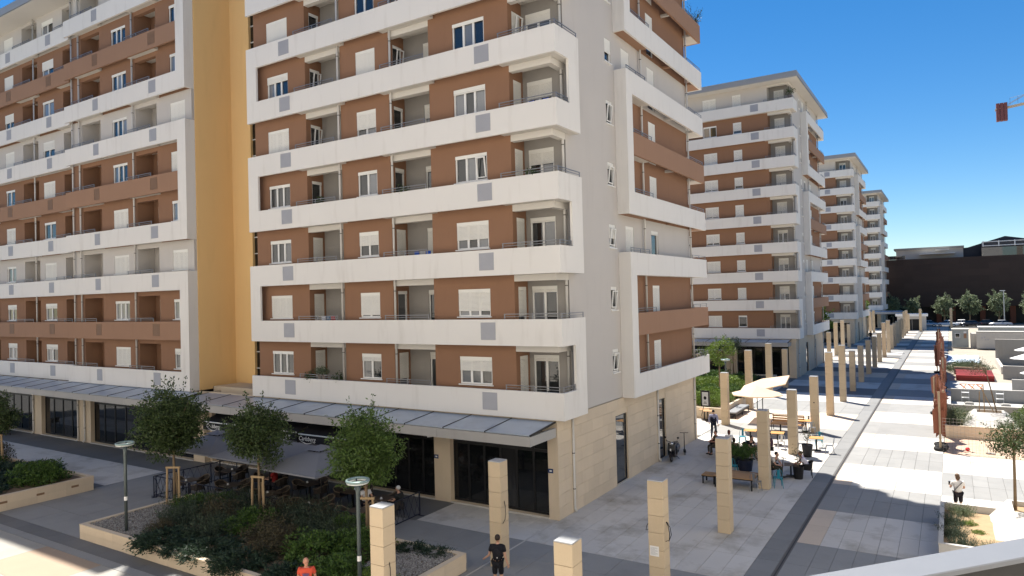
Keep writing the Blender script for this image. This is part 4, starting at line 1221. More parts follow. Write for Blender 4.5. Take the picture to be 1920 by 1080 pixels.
SH = [  # long planter, from the left corner to the right end
    ('privet', -27.4, 17.7, 1.05, 'left of the dark tree'), ('privet', -26.5, 18.5, .9, 'beside the left tree stakes'), ('rosemary', -26.2, 16.6, 1.2, 'right of the gravel corner'),
    ('juniper', -25.0, 15.0, 1.25, 'hanging over the planter front edge, leftmost of three'), ('red', -24.9, 17.2, 1.2, 'behind the leftmost drooping juniper'),
    ('rosemary', -25.8, 18.5, 1.15, 'at the cafe fence, left'), ('rosemary', -23.9, 16.3, 1.1, 'between the barberries, left'), ('red', -22.9, 18.6, 1.1, 'left of the middle tree stakes'),
    ('juniper', -22.5, 15.2, 1.2, 'hanging over the planter front edge, middle of three'), ('privet', -23.0, 17.3, 1.15, 'at the foot of the middle tree'),
    ('rosemary', -22.0, 18.7, 1.2, 'right of the middle tree stakes'), ('red', -21.3, 16.8, 1.15, 'in the middle of the bed, left'), ('red', -20.2, 16.2, 1.15, 'in the middle of the bed, right'),
    ('juniper', -20.4, 15.0, 1.25, 'behind the man in the orange shirt'), ('rosemary', -20.5, 18.3, 1.25, 'in front of the cafe chairs'), ('red', -20.9, 18.8, 1.0, 'in front of the cafe chairs'),
    ('juniper', -21.5, 17.9, 1.0, 'in the shade of the parasol edge'), ('rosemary', -19.2, 17.6, 1.2, 'left of the nearest lamp post'), ('privet', -18.4, 16.4, 1.3, 'beside the man in orange'),
    ('privet', -17.3, 17.3, 1.2, 'at the foot of the right tree'), ('juniper', -18.0, 15.0, 1.15, 'rightmost over the planter front edge'), ('privet', -16.6, 15.4, 1.1, 'before the nearest pillar'),
    ('juniper', -16.2, 18.6, .75, 'behind the gravel at the planter back edge, left'), ('juniper', -15.2, 18.7, .7, 'behind the gravel at the planter back edge, right'),
    ('lime', -15.3, 15.9, .75, 'right of the nearest pillar'), ('privet', -19.2, 18.6, 1.0, 'beside the right tree stakes'), ('rosemary', -24.6, 18.3, 1.0, 'behind the loose tree'),
    ('juniper', -23.6, 14.9, .95, 'at the planter front edge between two drooping ones'), ('red', -26.0, 15.4, .7, 'low beside the lamp foot')]
for k, x, y, s, w in SH: shrub(k, x, y, 0.42, s * 0.98, KINDNAME[k] + ' in the long planter, ' + w)
for k, x, y, s, w in [('privet', -38.6, 16.6, 1.45, 'at the right end'), ('juniper', -40.6, 17.6, 1.2, 'at the back right'), ('juniper', -40.2, 15.4, 1.5, 'in front'), ('juniper', -42.6, 16.4, 1.6, 'in the middle'),
                      ('juniper', -42.3, 18.0, 1.1, 'behind'), ('red', -46.5, 17.8, 1.3, 'at the picture edge'), ('juniper', -44.4, 15.2, 1.4, 'low at the picture edge'), ('privet', -45.2, 16.6, 1.2, 'below the small tree'), ('juniper', -38.9, 14.4, 1.2, 'nearest to the camera')]:
    shrub(k, x, y, 0.58, s, KINDNAME[k] + ' in the left planter, ' + w)
for k, x, y, s, w in [('lime', -15.4, 52.2, 1.1, 'nearest the walking man'), ('lime', -16.9, 52.6, 1.3, 'left of the pillar'), ('lime', -15.2, 54.4, 1.0, 'behind the grey sofa'), ('privet', -15.2, 56.8, 1.4, 'below the peach parasol'),
                      ('lime', -16.6, 55.4, 1.3, 'in the sunny middle'), ('privet', -18.2, 54.5, 1.5, 'in the shade'), ('lime', -18.5, 52.2, 1.2, 'at the house corner'), ('privet', -17.2, 57.4, 1.2, 'at the back')]:
    shrub(k, x, y, 0.7, s, KINDNAME[k] + ' in the planter between the houses, ' + w)
for k, x, y, s, w in [('lime', -17.0, 62.5, 1.7, 'in the sun before the lamp'), ('lime', -19.2, 62.6, 1.6, 'left of the lamp'), ('privet', -16.8, 66.5, 1.5, 'right of the tall pillar'), ('privet', -18.8, 66.0, 1.7, 'behind the sunny hedge'), ('privet', -21.5, 65.0, 1.9, 'at the left'), ('juniper', -17.5, 71.0, 1.5, 'below the slender tree')]:
    shrub(k, x, y, 0.45, s, KINDNAME[k] + ' before the dark shops, ' + w)
for k, x, y, s, w in [('sage', 0.05, 51.2, .95, 'at the left corner of the mesh-fenced planter'), ('sage', -0.05, 53.4, 1.0, 'behind the left corner of the mesh-fenced planter'), ('sage', 3.9, 51.4, 1.2, 'right of the concrete pit'), ('lime', 4.2, 53.3, 1.3, 'far right of the concrete pit'),
                      ('sage', 2.6, 50.5, .6, 'small in front of the concrete pit')]:
    shrub(k, x, y, 0.62, s, KINDNAME[k] + ', ' + w)
for k, x, y, s, w in [('sage', 0.1, 31.5, .85, 'just before the woman in the white shirt'), ('rosemary', -0.2, 30.2, .8, 'at the left rim of the pale planter'), ('lime', 0.3, 30.3, .5, 'in the middle of the pale planter'), ('rosemary', -0.15, 28.8, .85, 'spilling over the left rim of the pale planter'),
                      ('rosemary', 0.1, 27.7, .8, 'at the near corner of the pale planter'), ('sage', 0.9, 27.6, .7, 'at the front rim of the pale planter'), ('lime', 0.6, 29.3, .45, 'low on the dry soil of the pale planter')]:
    shrub(k, x, y, 0.43, s * 0.62, KINDNAME[k] + ', ' + w)

# ------------------------------------------------------------------ restaurant terrace: parasols, awnings, fence, furniture
mat('parasol_grey', (0.235, 0.245, 0.275), 0.85, 0.06, 1.0, 0.03, trans=0.25)
mat('parasol_peach', (0.80, 0.62, 0.45), 0.85, 0.04, 1.0, 0.03, trans=0.35)
mat('awning_black', (0.012, 0.012, 0.017), 0.8, 0.08)
mat('white_paint', (0.78, 0.78, 0.76), 0.5, 0.03)
mat('black_metal', (0.018, 0.018, 0.02), 0.45, 0.1, metal=0.3)
mat('navy_metal', (0.02, 0.024, 0.045), 0.45, 0.1, metal=0.3)
mat('wicker_dark', (0.045, 0.036, 0.03), 0.7, 0.15, 8, 0.1)
mat('wicker_tan', (0.20, 0.155, 0.11), 0.7, 0.15, 8, 0.1)
mat('table_dark', (0.10, 0.075, 0.055), 0.5, 0.1)
mat('steel_grey', (0.26, 0.27, 0.29), 0.35, 0.08, 3, 0.05, metal=0.7)
mat('steel_white', (0.50, 0.51, 0.52), 0.35, 0.08, 3, 0.05, metal=0.5)
mat('teal_paint', (0.02, 0.20, 0.27), 0.45, 0.08, 3, 0.05)
mat('porcelain', (0.8, 0.8, 0.78), 0.2, 0.02)
mat('cushion_grey', (0.22, 0.23, 0.24), 0.9, 0.1, 4, 0.08, bump=0.2, bscale=30)
mat('plate_blue', (0.02, 0.04, 0.12), 0.4, 0.05)

def parasol(label, x, y, w, dpt, ztop, zrim, m, group, rz=0.0, vent=True, tilt=(0, 0), polez=0.0, oct_=False, polemat='black_metal'):
    root = thing('parasol', label, 'parasol', (x, y, 0), rz, group)
    n = 8
    hw, hd = w / 2, dpt / 2
    if oct_:
        rim = [(hw * math.cos(math.pi / 8 + i * math.pi / 4), hd * math.sin(math.pi / 8 + i * math.pi / 4)) for i in range(8)]
    else:
        rim = [(-hw, -hd), (0, -hd), (hw, -hd), (hw, 0), (hw, hd), (0, hd), (-hw, hd), (-hw, 0)]
    T = Matrix.Translation((0, 0, ztop)) @ Matrix.Rotation(tilt[0], 4, 'X') @ Matrix.Rotation(tilt[1], 4, 'Y') @ Matrix.Translation((0, 0, -ztop))
    f = 0.22 if vent else 0.03
    zi = ztop - (ztop - zrim) * f * 0.95
    def ringp(s, z, sag=0): return [(px * s, py * s, z - (sag if i % 2 else 0)) for i, (px, py) in enumerate(rim)]
    rings = [ringp(f, zi), ringp(0.62, zrim + (ztop - zrim) * 0.40 * 0.92), ringp(1.0, zrim, 0.0)]
    for i in range(8):        # each sewn panel on its own
        j = (i + 1) % 8
        mb = MB()
        a, b, c, dd, e, g = rings[0][i], rings[0][j], rings[1][j], rings[1][i], rings[2][j], rings[2][i]
        mb.add([a, b, c, dd, e, g, (e[0], e[1], e[2] - 0.06), (g[0], g[1], g[2] - 0.06)], [(3, 2, 1, 0), (5, 4, 2, 3), (7, 6, 4, 5)], T)
        mb.build('panel', m, root)
    if vent:
        mb = MB(); r2 = ringp(f * 1.18, zi + 0.07)
        for i in range(8):
            j = (i + 1) % 8
            mb.add([(0, 0, ztop + 0.09), r2[i], r2[j]], [(0, 1, 2)], T)
        mb.build('top_cap', m, root)
    mb = MB(); mb.tube([(0, 0, polez), (0, 0, ztop - 0.05)], 0.032, 10); mb.build('pole', polemat, root, True)
    for i in range(8):
        mb = MB(); p = rings[2][i]
        mb.add([], []); q0 = T @ Vector((0, 0, ztop - 0.12)); q1 = T @ Vector((p[0] * 0.97, p[1] * 0.97, p[2] - 0.03))
        mb.tube([q0, q1], 0.011, 5); mb.build('rib', polemat, root)
    mb = MB(); mb.box(-0.35, -0.35, polez, 0.35, 0.35, polez + 0.07); mb.tube([(0, 0, polez), (0, 0, polez + 0.3)], 0.05, 10); mb.build('base', 'concrete' if polez == 0 else polemat, root)
    return root
GP = 'grey square parasols of the restaurant'
parasol('dark grey square parasol nearest the left planter tree, leftmost of three', -30.3, 21.0, 3.7, 3.7, 3.05, 2.45, 'parasol_grey', GP)
parasol('dark grey square parasol behind the middle planter tree, between two others', -26.5, 20.9, 3.7, 3.7, 3.1, 2.45, 'parasol_grey', GP)
parasol('dark grey square parasol left of the right planter tree, nearest of three', -22.8, 20.6, 3.4, 3.7, 3.1, 2.40, 'parasol_grey', GP)
PP = 'peach parasols of the promenade cafe'
parasol('peach parasol in the sun above the slatted bench, nearer of two', -11.0, 47.4, 3.3, 3.3, 2.95, 2.45, 'parasol_peach', PP, 0.35, False, oct_=True)
parasol('tilted peach parasol behind the nearer one, pointing up to the right', -11.6, 51.6, 3.3, 3.3, 2.95, 2.5, 'parasol_peach', PP, 0.1, False, (R(4), R(-15)))

def awning(label, x0, x1, y0, y1, z0, z1, texts, group='black awnings', txt='Carlsberg', size=0.30):
    root = thing('awning', label, 'awning', ((x0 + x1) / 2, y1, 0), 0, group)
    hw = (x1 - x0) / 2; dy = y0 - y1
    mb = MB(); mb.extr([(dy, z0), (0, z1), (0, z1 + 0.012), (dy, z0 + 0.012)], 'x', -hw, hw); mb.build('cloth', 'awning_black', root)
    mb = MB(); mb.tube([(-hw + 0.03, dy - 0.02, z0 + 0.01), (hw - 0.03, dy - 0.02, z0 + 0.01)], 0.032, 8); mb.build('front_bar', 'white_paint', root, True)
    mb = MB(); mb.box(-hw + 0.02, dy - 0.015, z0 - 0.42, hw - 0.02, dy - 0.005, z0 - 0.03); va = mb.build('valance', 'awning_black', root)
    mb = MB(); mb.box(-hw + 0.02, dy - 0.018, z0 - 0.43, hw - 0.02, dy - 0.002, z0 - 0.421); mb.build('hem', 'louvre_grey', va)
    for tx in texts:
        me = cached(('txt', txt, size), lambda: text_mesh('lettering', txt, size, 'white_paint', 0.002, 0.25 if txt == 'Carlsberg' else 0))
        t = link('lettering', me, va, (tx - (x0 + x1) / 2, dy - 0.019, z0 - 0.20)); t.rotation_euler = (math.pi / 2, 0, 0)
        if txt == 'Carlsberg':      # swash and leaf above and below the script
            sw = MB(); pts = [(-0.45 + 0.9 * i / 12, -0.004, -0.16 - 0.035 * math.sin(math.pi * i / 12) + 0.03 * math.cos(math.pi * i / 6)) for i in range(13)]
            sw.tube(pts, [0.004 + 0.014 * math.sin(math.pi * i / 12) for i in range(13)], 5)
            link('swash', cached('swash', lambda: sw.mesh('swash', 'white_paint')), va, (tx - (x0 + x1) / 2, dy - 0.019, z0 - 0.20))
    mb = MB()
    for s in (-hw + 0.3, hw - 0.3):
        mb.tube([(s, -0.02, z1 - 0.1), (s, dy * 0.5, (z0 + z1) / 2 - 0.12), (s, dy + 0.02, z0 - 0.02)], 0.02, 6)
    mb.build('arm', 'black_metal', root)
    return root
awning('black awning with white script lettering behind the middle planter tree', -34.9, -27.3, 23.2, 25.1, 2.85, 3.45, (-34.0, -28.4))
awning('black awning with white script lettering behind the right planter tree', -27.2, -21.3, 23.2, 25.1, 2.80, 3.45, (-26.6, -22.6))
awning('black awning lettered CRAFT BEER before the second apartment house', -25.5, -20.3, 75.0, 77.5, 3.0, 3.6, (-23.6,), txt='CRAFT BEER', size=0.34)
# cameras and house numbers on the shop piers
for x, y, z, lab in ((-22.4, 24.9, 3.2, 'small white security camera under the canopy beside the awning end'), (-20.45, 25.0, 2.95, 'small white security camera on the stone pier between the shop fronts')):
    r_ = thing('security_camera', lab, 'camera', (x, y, z), 0.6, 'security cameras')
    mb = MB(); mb.tube([(0, 0.1, 0.08), (0, 0, 0.06), (0, -0.04, 0)], 0.02, 6); mb.build('mount', 'white_paint', r_)
    mb = MB(); mb.tube([(-0.10, -0.03, -0.03), (0.12, -0.07, 0.0)], 0.045, 10); mb.build('housing', 'white_paint', r_)
for x, n, lab in ((-20.2, '4', 'small blue house number plate on the pier left of the black shop front'), (-14.2, '6', 'small blue house number plate on the corner pier right of the black shop front')):
    r_ = thing('number_plate', lab, 'sign', (x, 25.15, 2.0), 0, 'blue house number plates')
    mb = MB(); mb.box(-0.12, -0.012, -0.09, 0.12, -0.001, 0.09); mb.build('plate', 'plate_blue', r_)
    mb = MB(); mb.box(-0.05, -0.015, -0.03, 0.06, -0.0125, 0.03); mb.build('print', 'white_paint', r_)

def lattice_fence(label, p, q, h=1.0):
    p, q = Vector((*p, 0)), Vector((*q, 0)); L = (q - p).length; a = math.atan2(q.y - p.y, q.x - p.x)
    root = thing('fence', label, 'fence', p, a, 'dark lattice fences of the terrace')
    n = max(1, int(round(L / 1.4)))
    for i in range(n + 1):
        mb = MB(); x = L * i / n; mb.box(x - 0.02, -0.02, 0, x + 0.02, 0.02, h); mb.build('post', 'navy_metal', root)
    for z in (0.08, h):
        mb = MB(); mb.box(0, -0.017, z - 0.02, L, 0.017, z + 0.02); mb.build('bar', 'navy_metal', root)
    m = max(2, int(round(L / 0.36)))
    for i in range(m):
        x0, x1 = L * i / m, L * (i + 1) / m
        for s, (a0, a1) in enumerate(((x0, x1), (x1, x0))):
            mb = MB(); mb.tube([(a0, 0.004 - 0.008 * s, 0.1), (a1, 0.004 - 0.008 * s, h - 0.02)], 0.009, 5); mb.build('lattice_bar', 'navy_metal', root)
    mb = MB(); mb.box(-0.03, -0.22, 0, 0.03, 0.22, 0.025); mb.box(L - 0.03, -0.22, 0, L + 0.03, 0.22, 0.025); mb.build('foot', 'navy_metal', root)
lattice_fence('dark blue lattice fence at the left side of the restaurant terrace', (-32.9, 19.2), (-32.6, 23.6))
lattice_fence('dark lattice fence at the right side of the terrace behind the nearest pillar', (-19.3, 19.6), (-19.45, 23.0))
lattice_fence('dark lattice fence along the back of the long planter', (-32.8, 19.25), (-19.4, 19.5))

# ---- chair and table kinds
def metal_chair(m):
    """pressed-metal bistro chair"""
    def f():
        L = []
        mb = MB(); mb.prism([(-.19, -.2), (.19, -.2), (.17, .19), (-.17, .19)], 0.44, 0.465); L.append(('seat', mb.mesh('seat', m)))
        for sx in (-1, 1):
            mb = MB(); mb.tube([(sx * .16, -.17, .45), (sx * .20, -.22, 0)], [.024, .014], 6); L.append(('leg', mb.mesh('leg', m)))
            mb = MB(); mb.tube([(sx * .15, .17, .45), (sx * .20, .24, 0)], [.024, .014], 6); L.append(('leg', mb.mesh('leg', m)))
        mb = MB(); mb.tube([(-.18, .18, .46), (-.17, .23, .70), (-.12, .25, .84), (0, .26, .87), (.12, .25, .84), (.17, .23, .70), (.18, .18, .46)], .013, 6); L.append(('back_frame', mb.mesh('back_frame', m)))
        mb = MB(); mb.extr([(.195, .47), (.25, .85), (.256, .85), (.201, .47)], 'x', -.06, .06); L.append(('backrest', mb.mesh('backrest', m)))
        return L
    return cached(('mchair', m), f)
def arm_chair(m):
    """tub-backed wicker chair"""
    def f():
        L = []
        mb = MB(); mb.prism([(-.25, -.24), (.25, -.24), (.24, .2), (-.24, .2)], 0.40, 0.46); L.append(('seat', mb.mesh('seat', m)))
        pts = [(-.27, -.2, .64), (-.28, .05, .66), (-.22, .24, .76), (0, .30, .82), (.22, .24, .76), (.28, .05, .66), (.27, -.2, .64)]
        mb = MB(); mb.tube(pts, .024, 6); L.append(('arm_rail', mb.mesh('arm_rail', 'wicker_tan' if m == 'wicker_dark' else m, True)))
        mb = MB()
        for i in range(len(pts) - 1):
            a, b = pts[i], pts[i + 1]
            mb.quad((a[0] * .97, a[1] * .97, a[2]), (b[0] * .97, b[1] * .97, b[2]), (b[0] * .92, b[1] * .85, .44), (a[0] * .92, a[1] * .85, .44))
        L.append(('backrest', mb.mesh('backrest', m)))
        for sx in (-1, 1):
            for sy in (-.22, .2):
                mb = MB(); mb.tube([(sx * .22, sy, .42), (sx * .25, sy * 1.1, 0)], [.02, .016], 6); L.append(('leg', mb.mesh('leg', 'black_metal')))
        return L
    return cached(('achair', m), f)
def bistro_table(mt, w=0.7, h=0.74):
    def f():
        L = []
        mb = MB(); mb.box(-w / 2, -w / 2, h - .03, w / 2, w / 2, h); L.append(('table_top', mb.mesh('table_top', mt, bevel=0.004)))
        mb = MB(); mb.box(-.04, -.04, .03, .04, .04, h - .031); L.append(('column', mb.mesh('column', 'black_metal')))
        mb = MB(); mb.box(-.22, -.22, 0, .22, .22, .029); L.append(('foot', mb.mesh('foot', 'black_metal')))
        return L
    return cached(('btable', mt, w), f)
def place(name, parts, label, cat, x, y, rz, group=None, z=0.0):
    root = thing(name, label, cat, (x, y, z), rz, group)
    for n, me in parts: link(n, me, root)
    return root
CH = 'dark tub chairs on the restaurant terrace'; TB = 'tables on the restaurant terrace'
tabs = [(-31.6, 20.2), (-31.5, 22.4), (-28.9, 20.6), (-28.6, 22.6), (-26.0, 20.5), (-25.7, 22.5), (-23.2, 20.4), (-22.9, 22.5), (-20.9, 22.3), (-20.6, 20.5)]
where = ['by the left fence, front', 'by the left fence, back', 'left of the middle planter tree, front', 'left of the middle planter tree, back', 'right of the middle planter tree, front',
         'right of the middle planter tree, back', 'under the nearest grey parasol, front', 'under the nearest grey parasol, back', 'where the grey-haired man sits', 'behind the right tree stakes']
rc = random.Random(9)
for (x, y), w in zip(tabs, where):
    place('table', bistro_table('table_dark', 0.8), 'dark square terrace table ' + w, 'table', x, y, 0, TB)
    for dx, dy, rz, sd in ((-.78, 0, R(90), 'left'), (.78, 0, R(-90), 'right'), (0, .78, R(0), 'rear')):
        place('tub_chair', arm_chair('wicker_dark'), 'dark tub chair at the table ' + w + ', ' + sd + ' side', 'chair', x + dx + rc.uniform(-.08, .08), y + dy + rc.uniform(-.08, .08), rz + rc.uniform(-.25, .25), CH)
    r_ = thing('coffee_cup', 'small white cup on the dark table ' + w, 'cup', (x + rc.uniform(-.2, .2), y + rc.uniform(-.2, .2), .74), 0, 'white cups on the terrace tables')
    mb = MB(); mb.lathe([(.06, 0), (.065, .012)], 12); mb.build('saucer', 'porcelain', r_)
    mb = MB(); mb.lathe([(.025, .013), (.042, .04), (.045, .075)], 12); mb.build('bowl', 'porcelain', r_)
# tables before the long house
for i, (x, w) in enumerate(((-62.0, 'leftmost'), (-60.0, 'nearer the downpipe'))):
    place('table', bistro_table('table_dark', 0.8), 'dark table before the long house at the left picture edge, ' + w, 'table', x, 23.4, 0, TB)
    for dx, rz in ((-.7, R(90)), (.7, R(-90))):
        place('tub_chair', arm_chair('wicker_dark'), 'dark tub chair %s the %s table before the long house' % ('left of' if dx < 0 else 'right of', w), 'chair', x + dx, 23.4, rz, CH)

# ---- promenade cafe
def bench_table(label, x0, y0, x1, y1, h, mtop, name='bench_table', cat='bench', n=5, leg=0.06):
    root = thing(name, label, cat, ((x0 + x1) / 2, (y0 + y1) / 2, 0), 0)
    a, b = (x1 - x0) / 2, (y1 - y0) / 2
    for i in range(n):
        u0, u1 = -b + 2 * b * i / n, -b + 2 * b * (i + 1) / n
        mb = MB(); mb.box(-a, u0 + .004, h - .035, a, u1 - .004, h); mb.build('plank', mtop, root)
    mb = MB(); mb.box(-a + .001, -b + .001, h - .08, a - .001, b - .001, h - .036); mb.build('frame', 'black_metal', root)
    for sx in (-1, 1):
        for sy in (-1, 1):
            mb = MB(); mb.box(sx * (a - leg) - leg / 2, sy * (b - leg) - leg / 2, 0, sx * (a - leg) + leg / 2, sy * (b - leg) + leg / 2, h - .081); mb.build('leg', 'black_metal', root)
    return root
bench_table('long low wooden bench table with black frame beside the shaded pillar', -9.75, 32.9, -7.95, 34.3, 0.55, 'bench_wood')
bench_table('low black stool end with wooden top at the left end of the long bench table', -10.45, 33.3, -9.80, 34.0, 0.42, 'bench_wood', 'stool', 'stool', 3)
def slat_bench(label, x, y, rz):
    root = thing('slatted_bench', label, 'bench', (x, y, 0), rz)
    for i in range(4):
        mb = MB(); mb.box(-1.0, -.25 + i * .125, .42, 1.0, -.135 + i * .125, .46); mb.build('seat_slat', 'bench_wood', root)
    for i in range(3):
        mb = MB(); mb.box(-1.0, .27 + i * .03, .56 + i * .15, 1.0, .30 + i * .03, .66 + i * .15); mb.build('back_slat', 'bench_wood', root)
    for sx in (-.95, .95):
        mb = MB(); mb.tube([(sx, -.25, 0), (sx, -.25, .64), (sx, .28, .66), (sx, .37, 1.0)], .022, 6); mb.build('side_frame', 'black_metal', root)
        mb = MB(); mb.tube([(sx, .32, 0), (sx, .28, .66)], .022, 6); mb.build('leg', 'black_metal', root)
    mb = MB(); mb.tube([(-.95, .37, 1.0), (.95, .37, 1.0)], .02, 6); mb.build('top_bar', 'black_metal', root)
    return root
slat_bench('brown slatted wooden bench with backrest under the peach parasol', -9.3, 48.2, R(0))
place('table', bistro_table('bench_wood', 1.0), 'brown wooden table before the slatted bench', 'table', -9.5, 47.0, 0, 'cafe tables on the promenade')
for x, y, lab in ((-10.6, 43.7, 'orange-topped table behind the woman with red hair'), (-9.0, 43.6, 'orange-topped table left of the sunny cafe pillar'), (-6.75, 43.0, 'orange-topped table in the sun beside the drain'),
                  (-8.2, 48.4, 'orange-topped table right of the slatted bench')):
    place('table', bistro_table('table_orange', 0.75), lab, 'table', x, y, 0.1, 'cafe tables on the promenade')
for x, y, rz, m, lab in ((-7.85, 33.1, R(170), 'steel_grey', 'grey metal chair before the pillar at the right end of the long bench table'),
        (-7.1, 34.2, R(200), 'teal_paint', 'teal metal chair right of the pillar near the long bench table'), (-9.55, 35.6, R(180), 'teal_paint', 'teal metal chair behind the long bench table'),
        (-10.9, 43.0, R(10), 'teal_paint', 'teal metal chair left of the orange table near the red-haired woman'), (-9.5, 42.9, R(150), 'steel_white', 'pale metal chair left of the sunny cafe pillar'),
        (-8.6, 42.6, R(200), 'steel_white', 'pale metal chair left of the sunny cafe pillar, nearer to it'), (-7.45, 42.4, R(110), 'steel_grey', 'grey metal chair left of the sunny orange table beside the drain'),
        (-6.75, 43.9, R(0), 'teal_paint', 'teal metal chair behind the sunny orange table beside the drain'), (-6.0, 42.5, R(-80), 'steel_grey', 'grey metal chair right of the sunny orange table beside the drain'),
        (-7.7, 47.6, R(180), 'steel_grey', 'grey metal chair before the table right of the slatted bench'), (-8.2, 49.2, R(0), 'steel_grey', 'grey metal chair behind the table right of the slatted bench'),
        (-10.3, 46.2, R(60), 'steel_white', 'pale metal chair left of the brown table before the slatted bench')):
    place('metal_chair', metal_chair(m), lab, 'chair', x, y, rz, 'metal chairs of the promenade cafe')
# low cane table with the two men
place('table', bistro_table('table_dark', 0.6, 0.6), 'small dark table between the two men sitting by the potted plants', 'table', -6.95, 36.5, 0.2, 'cafe tables on the promenade')
place('tub_chair', arm_chair('black_metal'), 'dark chair of the man in the grey vest', 'chair', -7.75, 36.0, R(65), 'chairs of the sitting guests')
place('tub_chair', arm_chair('black_metal'), 'dark chair of the man in the white shirt', 'chair', -6.25, 36.75, R(-75), 'chairs of the sitting guests')
place('tub_chair', arm_chair('black_metal'), 'dark chair of the man in khaki behind the shaded pillar', 'chair', -11.6, 39.6, R(20), 'chairs of the sitting guests')
place('tub_chair', arm_chair('black_metal'), 'dark chair of the man in the black shirt behind the potted palm', 'chair', -9.75, 39.6, R(60), 'chairs of the sitting guests')
place('table', bistro_table('table_dark', 0.8), 'dark table where the red-haired woman sits', 'table', -10.9, 39.5, 0.2, 'cafe tables on the promenade')
place('table', bistro_table('table_dark', 0.8), 'dark table in front of the man in the black shirt', 'table', -9.0, 39.3, 0.2, 'cafe tables on the promenade')
# sofa by the planter
sf_ = thing('sofa', 'long grey cushioned sofa bench in the sun beside the clipped shrubs', 'sofa', (-13.75, 53.2, 0), R(90))
mb = MB(); mb.box(-2.0, -.35, .36, 2.0, .35, .48); mb.build('seat_cushion', 'cushion_grey', sf_, bevel=0.03)
mb = MB(); mb.box(-2.0, -.36, .28, 2.0, .36, .355); mb.build('frame', 'black_metal', sf_)
for sx in (-1.9, 0, 1.9):
    for sy in (-.3, .3):
        mb = MB(); mb.box(sx - .03, sy - .03, 0, sx + .03, sy + .03, .279); mb.build('leg', 'black_metal', sf_)
# tables at the planter end
for i, (x, y, w) in enumerate(((-15.0, 49.7, 'nearer'), (-15.4, 50.2, 'farther'))):
    place('table', bistro_table('bench_wood', 0.7), 'wooden table at the house corner beside the walking man, ' + w, 'table', x, y, 0.2, 'cafe tables on the promenade')

def potted(label, x, y, r0, r1, h, plant, m='black_metal', ph=0.8, seed=1):
    root = thing('potted_plant', label, 'potted plant', (x, y, 0), 0, 'potted plants of the promenade cafe')
    mb = MB(); mb.lathe([(r0, 0), (r1, h), (r1 - .03, h), (r1 - .04, h - .06), (0.01, h - .06)], 14); mb.build('pot', m, root)
    rg = np.random.RandomState(seed)
    if plant == 'twig':
        mb = MB(); P = []
        for i in range(6):
            a = rg.uniform(0, 6.28); t = Vector((math.cos(a) * .2, math.sin(a) * .2, h + ph * rg.uniform(.6, 1)))
            mb.tube([(0, 0, h - .06), (t.x * .3, t.y * .3, h + ph * .4), t], [.012, .008, .003], 5)
            for q in np.linspace(.35, 1, 14): P.append((t.x * q + rg.normal() * .05, t.y * q + rg.normal() * .05, h + (t.z - h) * q + rg.normal() * .05))
        mb.build('stem', 'bark', root)
        P = np.array(P); link('foliage', leaf_mesh('foliage', P, rg.normal(size=P.shape), .10, .045, 'leaf_ficus', seed), root)
    else:
        n = 90; V = []; D = []
        for i in range(n):
            a = rg.uniform(0, 6.28); d = np.array([math.cos(a), math.sin(a), rg.uniform(.5, 2.0)]); d /= np.linalg.norm(d); t = np.linspace(.1, 1, 18)[:, None]
            s = np.array([0, 0, h]) + d * t * ph + np.array([0, 0, -.45]) * t * t * ph
            V.append(s); D.append(d + rg.normal(size=s.shape) * .7)
        P = np.concatenate(V); link('foliage', leaf_mesh('foliage', P, np.concatenate(D), .16, .03, 'leaf_privet', seed), root)
potted('black round pot with a thin twig plant between the two sitting men', -6.55, 36.2, .20, .27, .62, 'twig', ph=1.0, seed=2)
potted('black round pot with a thin twig plant left of the sunny orange table', -6.95, 41.2, .22, .30, .68, 'twig', ph=.8, seed=3)
potted('bushy potted palm behind the long wooden bench table', -9.2, 36.7, .32, .4, .55, 'palm', 'navy_metal', 1.35, 4)
potted('second bushy potted palm beside the teal chair behind the bench table', -9.9, 37.4, .32, .4, .55, 'palm', 'navy_metal', 1.2, 5)
# light-box sign at the far corner of the house
sg_ = thing('sign', 'black cantilevered light box sign with a white panel at the far house corner', 'sign', (-13.55, 43.75, 0), 0)
mb = MB(); mb.box(-.06, -.06, 2.0, .5, .08, 3.0); mb.build('box', 'black_metal', sg_, bevel=0.01)
mb = MB(); mb.box(.03, -.066, 2.08, .42, -.061, 2.92); fp = mb.build('panel', 'white_paint', sg_)
mb = MB(); mb.ball((.22, -.068, 2.55), (.09, .004, .11), 10, 8); mb.box(.12, -.069, 2.2, .33, -.0665, 2.24); mb.box(.15, -.069, 2.28, .30, -.0665, 2.31); mb.build('emblem', 'black_metal', fp)
mb = MB(); mb.tube([(-.05, 0, 1.4), (.1, 0, 2.0)], .02, 6); mb.build('bracket', 'black_metal', sg_)
# scooters
mat('paint_black', (0.012, 0.012, 0.014), 0.2, 0.05, spec=0.6)
mat('rubber', (0.02, 0.02, 0.02), 0.85, 0.1)
mat('chrome', (0.6, 0.6, 0.6), 0.2, 0.02, metal=1.0)
mat('seat_vinyl', (0.05, 0.05, 0.06), 0.5, 0.05)
def wheel(root, x, y, z, r, w, name='wheel'):
    M = Matrix.Translation((x, y, z)) @ Matrix.Rotation(math.pi / 2, 4, 'Y')
    mb = MB(); mb.torus((0, 0, 0), r - w / 2, r - w / 2, w / 2, 20, 8, M); o = mb.build(name, 'rubber', root, True)
    mb = MB(); mb.lathe([(r * .62, -w * .3), (r * .62, w * .3)], 16, M); mb.build('rim', 'chrome', o)
ms = thing('motor_scooter', 'black motor scooter parked against the stone wall beside the tall window', 'scooter', (-13.25, 37.4, 0), R(8))
wheel(ms, 0, -.66, .25, .25, .11); wheel(ms, 0, .62, .25, .25, .12)
